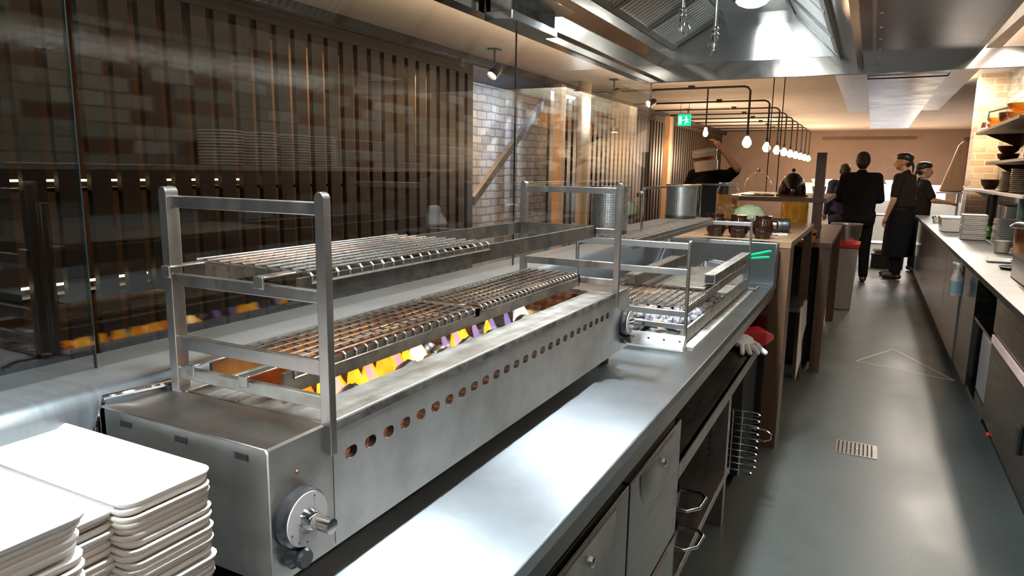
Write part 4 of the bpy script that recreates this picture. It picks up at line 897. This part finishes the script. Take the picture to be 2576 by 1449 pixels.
t = thing('measuring_jug', 'clear measuring jug between the plate stacks and the stock pot', 'jug', (.9, 6.2, .9))
MB().lathe([(0, .9), (.05, .9), (.06, 1.06), (.057, 1.06), (.047, .905), (0, .905)], (.9, 6.2, 0), 24).build('jug_body', 'glass2', t); MB().lathe([(0, .907), (.046, .907), (.052, .99), (0, .99)], (.9, 6.2, 0), 24).build('contents', 'ceramic2', t); MB().tube([(.96, 6.2, 1.04), (.99, 6.2, 1.03), (.99, 6.2, .95), (.955, 6.2, .94)], .006, 8).build('handle', 'glass2', t)
t = thing('frying_pan', 'thin black frying pan lying flat near the aisle edge of the prep counter', 'pan', (.82, 5.1, .9))
MB().lathe([(0, .9), (.07, .9), (.085, .915), (.082, .916), (.068, .905), (0, .904)], (.82, 5.12, 0), 26).build('pan_body', 'black', t); MB().bar((.9, 5.12, .913), (1.04, 5.14, .925), .018, .008).build('handle', 'black', t)
for i, (x, y) in enumerate(((.79, 5.5), (.815, 5.62))):
    o = plate_mesh(.14, .1, .02, .012).build('small_tray', 'ceramic', origin=(0, 0, 0)); o.location = (x, y, .9 + .0 * i); tag(o, ['small white tray on the prep counter, nearer of two', 'small white tray on the prep counter, farther of two'][i], 'tray')
t = thing('white_tub', 'white food tub beside the square plate stacks, toward the chefs', 'tub', (.75, 8.4, .9))
frust(MB(), .66, .88, 8.2, 8.6, .9, 1.03, .9).build('tub_body', 'ceramic', t, bevel=.008); frust(MB(), .655, .885, 8.195, 8.605, 1.03, 1.05, .99).build('tub_rim', 'lightgrey', t, bevel=.004)
random.seed(5)
for i, (x, y, r, mt, lab) in enumerate(((.78, 9.4, .05, 'orange', 'small bowl of yellow garnish nearest the aisle'), (.88, 9.3, .055, 'chrome', 'small steel bowl among the garnishes'), (.98, 9.2, .05, 'ceramic', 'small white bowl among the garnishes by the pier'), (.85, 9.7, .05, 'red', 'small bowl of red garnish'), (.74, 9.9, .05, 'chrome', 'small steel bowl near the cook\'s hand'), (.95, 10.0, .06, 'ceramic', 'wide white bowl behind the garnish bowls'))):
    p = thing('garnish_bowl', lab, 'bowl', (x, y, .9), 'garnish bowls'); MB().lathe([(0, .9), (r * .6, .9), (r, .97), (r * .95, .97), (r * .5, .91), (0, .91)], (x, y, 0), 20).build('bowl', 'chrome' if mt != 'ceramic' else 'ceramic', p); MB().ball((x, y, .965), r * .8, r * .8, .02).build('contents', mt, p)
t = thing('pepper_mill', 'tall black canister on the prep counter under the shelf', 'canister', (1.0, 7.9, .9))
MB().lathe([(0, .9), (.045, .9), (.045, 1.29), (0, 1.29)], (1.02, 7.9, 0), 24).build('canister_body', 'black', t); MB().lathe([(.05, 1.29), (.05, 1.305), (0, 1.307)], (1.02, 7.9, 0), 24).build('lid', 'chrome', t)
t = thing('steel_container', 'wide steel container with dark pan handle under the shelf', 'container', (1.13, 7.75, .9))
frust(MB(), 1.08, 1.24, 7.5, 7.95, .9, 1.2, .95).build('container_body', 'steel', t, bevel=.006); MB().bar((1.1, 7.5, 1.205), (1.22, 7.9, 1.205), .05, .012).build('lid', 'front', t)
o = MB().ball((1.0, 7.62, .955), .05, .05, .055, 14, 10, .2).build('herb_bunch', 'herb'); tag(o, 'small bunch of green herbs in front of the black canister', 'herbs')
t = thing('blue_bottle', 'pale blue squeeze bottle at the right edge of the prep counter', 'bottle', (1.1, 7.25, .9))
MB().lathe([(0, .9), (.03, .9), (.03, 1.3), (.022, 1.34), (0, 1.345)], (1.16, 7.28, 0), 20).build('bottle_body', 'label', t); MB().lathe([(.012, 1.345), (.008, 1.38), (0, 1.385)], (1.16, 7.28, 0), 12).build('nozzle', 'lightgrey', t)

def shelf(name, lab, x0, x1, y0, y1, z, mat='steel'):
    t = thing(name, lab, 'shelf', ((x0 + x1) / 2, (y0 + y1) / 2, z)); B(x0, x1, y0, y1, z - .025, z).build('shelf_board', mat, t, bevel=.002)
    for y in (y0 + .15, y1 - .15):
        m = MB(); m.prism([(x1, z - .025), (x1, z - .16), (x0 + .06, z - .025)], 'y', y - .008, y + .008); m.build('bracket', mat, t, smooth=0)
shelf('wall_shelf', 'steel wall shelf holding plate stacks opposite the near grill', .95, 1.26, .6, 4.9, 1.45)
shelf('wall_shelf', 'lowest steel wall shelf beside the brick pier', .95, 1.26, 6.0, 9.55, 1.33)
shelf('wall_shelf', 'middle dark wall shelf beside the brick pier', .98, 1.26, 6.2, 8.3, 1.6, 'wooddk')
shelf('wall_shelf', 'top dark wall shelf with orange bowls beside the brick pier', .9, 1.26, 6.2, 8.6, 1.9, 'wooddk')
t = thing('rear_shelf', 'steel shelf on posts beyond the brick pier, under the leaning board', 'shelf', (1.1, 13.3, 0)); B(.92, 1.35, 12.9, 13.8, 1.19, 1.215).build('shelf_board', 'steel', t, smooth=0)
for y in (12.95, 13.75): B(1.28, 1.32, y - .02, y + .02, 0, 1.19).build('post', 'steel', t, smooth=0)
for i, (y, x) in enumerate(((2.72, 1.09), (2.97, 1.08), (3.22, 1.09), (3.47, 1.08))):
    stack(x - .12, x + .12, y - .12, y + .12, 1.45, 12, .016, 'round white plate, %s stack on the near wall shelf' % ORD[i + 1], 'round plates, %s stack on the near wall shelf' % ORD[i + 1], rnd=True, name='round_plate')
stack(1.02, 1.24, 6.55, 6.8, 1.6, 14, .015, 'white plate in the tall stack on the middle shelf', 'plates on the middle shelf', ('ceramic2',), True, name='round_plate')
stack(1.0, 1.14, 7.4, 7.54, 1.33, 11, .016, 'small ivory saucer in the shelf stack nearer the pier', 'saucers on the lowest shelf', ('ceramic2',), True, name='saucer')
stack(1.0, 1.13, 6.85, 6.98, 1.33, 12, .016, 'small ivory saucer in the shelf stack farther from the pier', 'saucers on the lowest shelf, right stack', ('ceramic2',), True, name='saucer')
def bowl(x, y, z, r, h, mat, lab, grp, name='wooden_bowl'):
    p = thing(name, lab, 'bowl', (x, y, z), grp); MB().lathe([(0, z), (r * .5, z), (r * .85, z + h * .45), (r, z + h), (r * .96, z + h), (r * .8, z + h * .5), (r * .45, z + h * .12), (0, z + h * .1)], (x, y, 0), 24).build('bowl', mat, p)
    MB().lathe([(r * .52, z), (r * .5, z + .008)], (x, y, 0), 24).build('foot_ring', 'wooddk', p)
bowl(1.0, 8.1, 1.9, .075, .055, 'orange', 'lower of two yellow-orange bowls on the top shelf', 'orange bowls'); bowl(1.0, 8.1, 1.955, .07, .055, 'orange', 'upper of two yellow-orange bowls on the top shelf', 'orange bowls')
bowl(1.05, 7.0, 1.9, .13, .075, 'orange', 'lower large orange bowl on the top shelf, at the right edge', 'orange bowls'); bowl(1.05, 7.0, 1.975, .13, .07, 'orange', 'upper large orange bowl on the top shelf, at the right edge', 'orange bowls')
bowl(1.05, 7.6, 1.9, .11, .12, 'copper', 'brown bowl between the orange bowls on the top shelf', 'brown bowls')
bowl(1.1, 7.9, 1.6, .09, .07, 'copper', 'lower brown bowl on the middle shelf', 'brown bowls'); bowl(1.1, 7.9, 1.67, .09, .07, 'wooddk', 'upper dark bowl on the middle shelf', 'brown bowls')
bowl(1.08, 8.6, 1.33, .09, .1, 'wooddk', 'dark bowl on the lowest shelf, by the brick pier', 'brown bowls')
t = thing('heat_lamp', 'glowing warm lamp lighting the cream brick pier', 'lamp', (1.06, 9.2, 1.98)); MB().lathe([(.02, 2.06), (.05, 2.04), (.06, 1.98), (.055, 1.98), (.02, 2.05)], (1.06, 9.2, 0), 20).build('lamp_shade', 'copper', t); MB().lathe([(0, 1.975), (.045, 1.98)], (1.06, 9.2, 0), 20).build('lens', 'warmlens', t); MB().tube([(1.06, 9.2, 2.05), (1.06, 9.2, 2.15), (1.26, 9.2, 2.2)], .01, 8).build('arm', 'pipe', t)
lamp('heat_lamp_light', 'SPOT', (1.06, 9.2, 1.96), 12, (1, .66, .28), .05, (math.radians(35), 0, 0), (math.radians(120), .6))
m = MB(); m.prism([(.98, 1.215), (1.3, 1.215), (1.32, 1.7), (1.3, 2.0), (1.24, 2.02), (1.18, 1.95)], 'y', 13.2, 13.35)
o = m.build('wooden_board', 'board', bevel=.02); tag(o, 'large pale wooden board leaning upright on the rear shelf', 'board')

# backlit rear service counter
t = thing('service_counter', 'bright backlit white service counter before the rear wall', 'counter', (0, 17.5, 0))
B(-1.6, 1.7, 17.2, 18, 0, .92).build('counter_base', 'kit', t, smooth=0); B(-1.62, 1.72, 17.15, 18.02, 1.24, 1.27).build('counter_top', 'ceramic', t, smooth=0)
for x0, x1 in ((-1.55, -1.0), (-.95, -.4), (-.35, .2), (.25, .8), (.85, 1.4)): B(x0, x1, 17.2, 17.25, .93, 1.235).build('light_panel', 'lit', t, smooth=0)
for i, x in enumerate((-1.15, -.9, -.6, .35, .62)):
    bowl(x, 17.5, 1.27, .1, .09, 'ceramic', ORD[i + 1] + ' white bowl from the left on the backlit service counter', 'bowls on the service counter', 'white_bowl')
t = thing('rear_trolley', 'grey steel trolley between the two standing people', 'trolley', (.2, 13.5, 0))
B(-.15, .6, 13.3, 13.8, .78, .8).build('top_tray', 'steel', t, smooth=0); B(-.15, .6, 13.3, 13.8, .3, .32).build('bottom_tray', 'steel', t, smooth=0)
t = thing('floor_crate', 'low black crate on the floor behind the chef', 'crate', (.32, 12.6, 0)); B(.1, .55, 12.4, 12.85, 0, .2).build('crate_body', 'black', t, bevel=.01); B(.09, .56, 12.39, 12.86, .2, .225).build('crate_rim', 'black', t, bevel=.004)
bowl(.2, 12.6, .225, .1, .06, 'ceramic', 'left white bowl on the low black crate behind the chef', 'bowls on the crate', 'white_bowl'); bowl(.43, 12.62, .225, .09, .05, 'ceramic', 'right white bowl on the low black crate behind the chef', 'bowls on the crate', 'white_bowl')
t = bpy.data.objects['rear_trolley']
for x in (-.13, .58):
    for y in (13.32, 13.78): B(x - .015, x + .015, y - .015, y + .015, 0, .78).build('leg', 'steel', t, smooth=0)
# ============================================================ people
def rem(m, name, mat, parent, vox=.009, it=4):
    o = m.build(name, mat, parent, smooth=180)
    r = o.modifiers.new('remesh', 'REMESH'); r.mode = 'VOXEL'; r.voxel_size = vox; r.use_smooth_shade = True
    s = o.modifiers.new('smooth', 'SMOOTH'); s.factor = .5; s.iterations = it
    return o
def person(lab, loc, rz, P, clothes, hat, skin='skin', hair_short=True):
    """P: joints in metres, x right, y forward, z up; returns the Empty at the feet"""
    t = thing('person', lab, 'person', loc); Rm = Matrix.Rotation(rz, 4, 'Z'); L = Vector(loc)
    def w_(p): return L + Rm @ Vector(p)
    hd = Vector(P['head']); yaw = P.get('yaw', 0); HR = Rm @ Matrix.Rotation(yaw, 4, 'Z')
    def h_(p): return L + Rm @ hd + (HR @ Vector(p))
    b = MB()
    # head: skull, face, jaw, nose, ears, brow
    b.ball(h_((0, -.012, .03)), .076, .095, .095, M4=HR); b.ball(h_((0, .03, -.03)), .06, .065, .085, M4=HR); b.ball(h_((0, .05, -.085)), .035, .03, .028, M4=HR)
    b.caps(h_((0, .088, .0)), h_((0, .108, -.035)), .009, .014, 10)
    for s in (-1, 1):
        b.ball(h_((s * .078, -.005, -.015)), .012, .02, .03, M4=HR); b.ball(h_((s * .03, .082, .012)), .014, .01, .009, M4=HR)
    b.ball(h_((0, .09, -.062)), .022, .012, .008, M4=HR)
    b.caps(w_(P['neck']), h_((0, -.015, -.06)), .056, .052)
    sh = [w_(P['shL']), w_(P['shR'])]; hp = [w_(P['hipL']), w_(P['hipR'])]; ch = w_(P['chest']); pv = w_(P['pelvis'])
    b.caps(pv, ch, .12, .135); b.caps(sh[0], sh[1], .06, .06); b.caps(ch, w_(P['neck']), .11, .06); b.caps(hp[0], hp[1], .1, .1)
    for s, k in ((0, 'L'), (1, 'R')):
        e, h = w_(P['el' + k]), w_(P['ha' + k]); b.caps(sh[s], e, .05, .04); b.caps(e, h, .042, .027)
        d = (h - e).normalized(); side = d.cross(Vector((0, 0, 1)));
        if side.length < .2: side = Rm @ Vector((0, 1, 0)); side = (side - d * side.dot(d))
        side.normalize(); nrm = d.cross(side)
        palm = h + d * .05; b.caps(h, palm, .026, .032); b.ball(h + d * .055, .03, .03, .03)
        for q in range(4):
            off = side * (q - 1.5) * .019; k1 = palm + off + d * .03; ln = (.034, .042, .038, .028)[q]; k2 = k1 + d * ln + nrm * .012; k3 = k2 + d * ln * .5 + nrm * .022
            b.caps(palm + off * .8, k1, .0105, .01, 8); b.caps(k1, k2, .0098, .009, 8); b.caps(k2, k3, .009, .0075, 8)
        th = h + d * .02 + side * -.028; b.caps(th, th + d * .035 - side * .022 + nrm * .01, .012, .0105, 8); b.caps(th + d * .035 - side * .022 + nrm * .01, th + d * .06 - side * .026 + nrm * .02, .0105, .009, 8)
        kn, an = w_(P['kn' + k]), w_(P['an' + k]); b.caps(hp[s], kn, .082, .055); b.caps(kn, an, .055, .036); b.caps(an, an + Rm @ Vector((0, .14, -.04)), .036, .03)
    rem(b, 'body', skin, t, .0085, 3)
    for c in clothes:
        m = MB(); k_ = c[0]; g = c[2] if len(c) > 2 else 0
        if k_ in ('jacket', 'shirt', 'tshirt'):
            m.caps(pv + Vector((0, 0, .02 - g)), ch, .148 + g * .2, .158); m.caps(sh[0], sh[1], .075, .075); m.caps(ch, w_(P['neck']) - Vector((0, 0, .03)), .135, .075)
            dx = (hp[1] - hp[0]) * .35; m.caps(pv - dx, ch - dx * 1.2, .135, .13); m.caps(pv + dx, ch + dx * 1.2, .135, .13)
            if k_ == 'jacket': m.caps(pv - dx + Vector((0, 0, -.1)), pv + dx + Vector((0, 0, -.1)), .15, .15)
            m.caps(w_(P['neck']) - Vector((0, 0, .03)), w_(P['neck']) + Vector((0, 0, .02)), .07, .062)
            for s, k in ((0, 'L'), (1, 'R')):
                e, h = w_(P['el' + k]), w_(P['ha' + k]); m.caps(sh[s], e if k_ != 'tshirt' else sh[s] + (e - sh[s]) * .75, .07, .06)
                if k_ != 'tshirt': m.caps(e, e + (h - e) * .97, .059, .042)
        elif k_ == 'trousers':
            m.caps(hp[0], hp[1], .125, .125); m.caps(pv, pv + Vector((0, 0, .05)), .14, .14)
            for s, k in ((0, 'L'), (1, 'R')): kn, an = w_(P['kn' + k]), w_(P['an' + k]); m.caps(hp[s], kn, .11, .075); m.caps(kn, an + Vector((0, 0, .02)), .075, .06)
        elif k_ == 'apron':
            SC = Rm @ Matrix.Diagonal((1.12, .9, 1, 1)); m.lathe([(.14, 1.05), (.168, 1.04), (.19, .95), (.205, .7), (.215, .33), (.2, .33), (.19, .7), (.15, 1.0)], L, 40, SC); m.build('apron', c[1], t); m = MB(); m.tube([L + SC @ Vector((.178 * math.cos(a), .178 * math.sin(a), 1.03)) for a in [2 * PI * i / 24 for i in range(24)]], .012, 8, True); m.build('apron_tie', c[1], t); continue
        elif k_ == 'shoe':
            for s, k in ((0, 'L'), (1, 'R')):
                m = MB(); an = w_(P['an' + k]); m.caps(an + Vector((0, 0, -.02)), an + Rm @ Vector((0, .15, -.04)), .05, .042); m.ball(an + Rm @ Vector((0, -.03, -.035)), .045, .05, .04); rem(m, 'shoe', c[1], t, .01, 3)
            continue
        rem(m, k_, c[1], t, .011, 5)
    if hat in ('hair', 'short'):
        m = MB(); m.ball(h_((0, -.02, .045)), .089, .105, .095, M4=HR); m.ball(h_((0, -.055, -.01)), .08, .065, .09, M4=HR); m.ball(h_((0, .045, .09)), .06, .05, .04, M4=HR)
        for s in (-1, 1): m.ball(h_((s * .07, -.02, .02)), .022, .05, .05, M4=HR)
        rem(m, 'hair', 'hair', t, .01, 3)
    elif hat == 'beret':
        m = MB(); m.ball(h_((0, -.015, .07)), .093, .112, .062, M4=HR); m.ball(h_((0, -.05, .05)), .088, .085, .05, M4=HR); m.ball(h_((0, -.09, .0)), .05, .03, .06, M4=HR); rem(m, 'cap', 'black', t, .01, 3)
        m = MB(); m.ball(h_((0, -.06, -.03)), .066, .035, .05, M4=HR); rem(m, 'hair', 'hair', t, .01, 3)
        MB().tube([h_((.0, -.11, .02)), h_((.02, -.13, -.06)), h_((.03, -.13, -.15))], [.01, .016, .008], 8).build('cap_tie', 'black', t)
    return t
std = dict(pelvis=(0, 0, .96), chest=(0, 0, 1.3), neck=(0, -.01, 1.47), head=(0, .02, 1.63), shL=(-.19, 0, 1.42), shR=(.19, 0, 1.42), hipL=(-.1, 0, .92), hipR=(.1, 0, .92),
           knL=(-.11, .02, .5), knR=(.11, .02, .5), anL=(-.12, 0, .08), anR=(.12, 0, .08), elL=(-.25, -.03, 1.13), elR=(.25, -.03, 1.13), haL=(-.22, .12, .92), haR=(.22, .12, .92))
# man in a dark suit, seen from behind
P = dict(std); P.update(elL=(-.26, .02, 1.14), haL=(-.1, .24, 1.07), elR=(.25, .02, 1.14), haR=(.12, .25, 1.1), knR=(.12, .04, .5), anR=(.14, .1, .08), anL=(-.05, -.02, .08), knL=(-.07, .02, .5))
person('man in a dark suit seen from behind, standing in the aisle beyond the bin', (-.13, 10.5, 0), .05, P, [('trousers', 'suit'), ('jacket', 'suit'), ('shoe', 'black')], 'hair')
# chef in black facing left
P = dict(std); P.update(head=(0, .05, 1.645), elR=(.24, -.04, 1.14), haR=(.24, .06, .9), elL=(-.25, .02, 1.12), haL=(-.24, .1, .88), anL=(-.12, -.06, .08), anR=(.12, .08, .08), yaw=.35)
person('chef in black shirt, long apron and black cap standing side-on at the prep counter', (.41, 11.25, 0), 1.15, P, [('trousers', 'suit'), ('tshirt', 'chefb', .06), ('apron', 'suit'), ('shoe', 'black')], 'beret')
# cook behind the chef reaching to the right
P = dict(std); P.update({k: (v[0], v[1], v[2] - .09) for k, v in std.items() if k[:2] in ('pe', 'ch', 'ne', 'he', 'sh', 'el', 'ha', 'hi')}); P.update(elL=(-.24, .12, 1.1), haL=(-.12, .36, 1.07), elR=(.24, .12, 1.1), haR=(.12, .36, 1.07))
person('cook in black with white collar and black cap, half hidden behind the chef', (.68, 12.25, 0), -1.4, P, [('trousers', 'suit'), ('tshirt', 'chefb'), ('shoe', 'black')], 'beret')
pc = [o for o in COL.objects if o.name.startswith('person')][-1]
MB().lathe([(.062, 1.35), (.07, 1.37), (.064, 1.42), (.058, 1.42), (.064, 1.37)], (.68, 12.25, 0), 20).build('collar', 'whitejk', pc)
# guest beyond the suited man
P = dict(std); P.update({k: (v[0], v[1], v[2] - .12) for k, v in std.items() if k[:2] in ('pe', 'ch', 'ne', 'he', 'sh', 'el', 'ha', 'hi')})
person('dark-haired person in navy mostly hidden behind the man in the suit', (-.42, 13.2, 0), .4, P, [('trousers', 'suit'), ('jacket', 'bluecl'), ('shoe', 'black')], 'hair')
# carrier behind the bar with a stack on the shoulder
P = dict(std); P.update(head=(-.03, .02, 1.6), elR=(.33, .1, 1.5), haR=(.13, .1, 1.73), elL=(-.3, .0, 1.16), haL=(-.3, .12, .97), yaw=0)
person('person in black T-shirt behind the bar steadying a stack with one raised arm', (-1.62, 8.0, 0), PI - .12, {k: ((-v[0], v[1], v[2]) if isinstance(v, tuple) else v) for k, v in {**P, 'elL': P['elR'], 'haL': P['haR'], 'elR': P['elL'], 'haR': P['haL'], 'shL': P['shR'], 'shR': P['shL'], 'hipL': P['hipR'], 'hipR': P['hipL'], 'knL': P['knR'], 'knR': P['knL'], 'anL': P['anR'], 'anR': P['anL']}.items()}, [('trousers', 'suit'), ('tshirt', 'suit'), ('shoe', 'black')], 'hair')
t = thing('dish_stack', 'tilted stack of white-rimmed dishes carried on the shoulder behind the bar', 'dishes', (-1.62, 7.78, 1.47)); T4 = Matrix.Translation((-1.62, 7.78, 1.47)) @ Matrix.Rotation(-.14, 4, 'Y')
for k, (z, r, h, mt) in enumerate(((0, .13, .11, 'ceramic2'), (.11, .125, .04, 'copper'), (.15, .135, .05, 'lightgrey'), (.2, .14, .035, 'ceramic'))):
    MB().lathe([(0, z), (r * .9, z), (r, z + h), (r * .95, z + h), (0, z + h * .8)], (0, 0, 0), 26, T4).build('dish', mt, t)
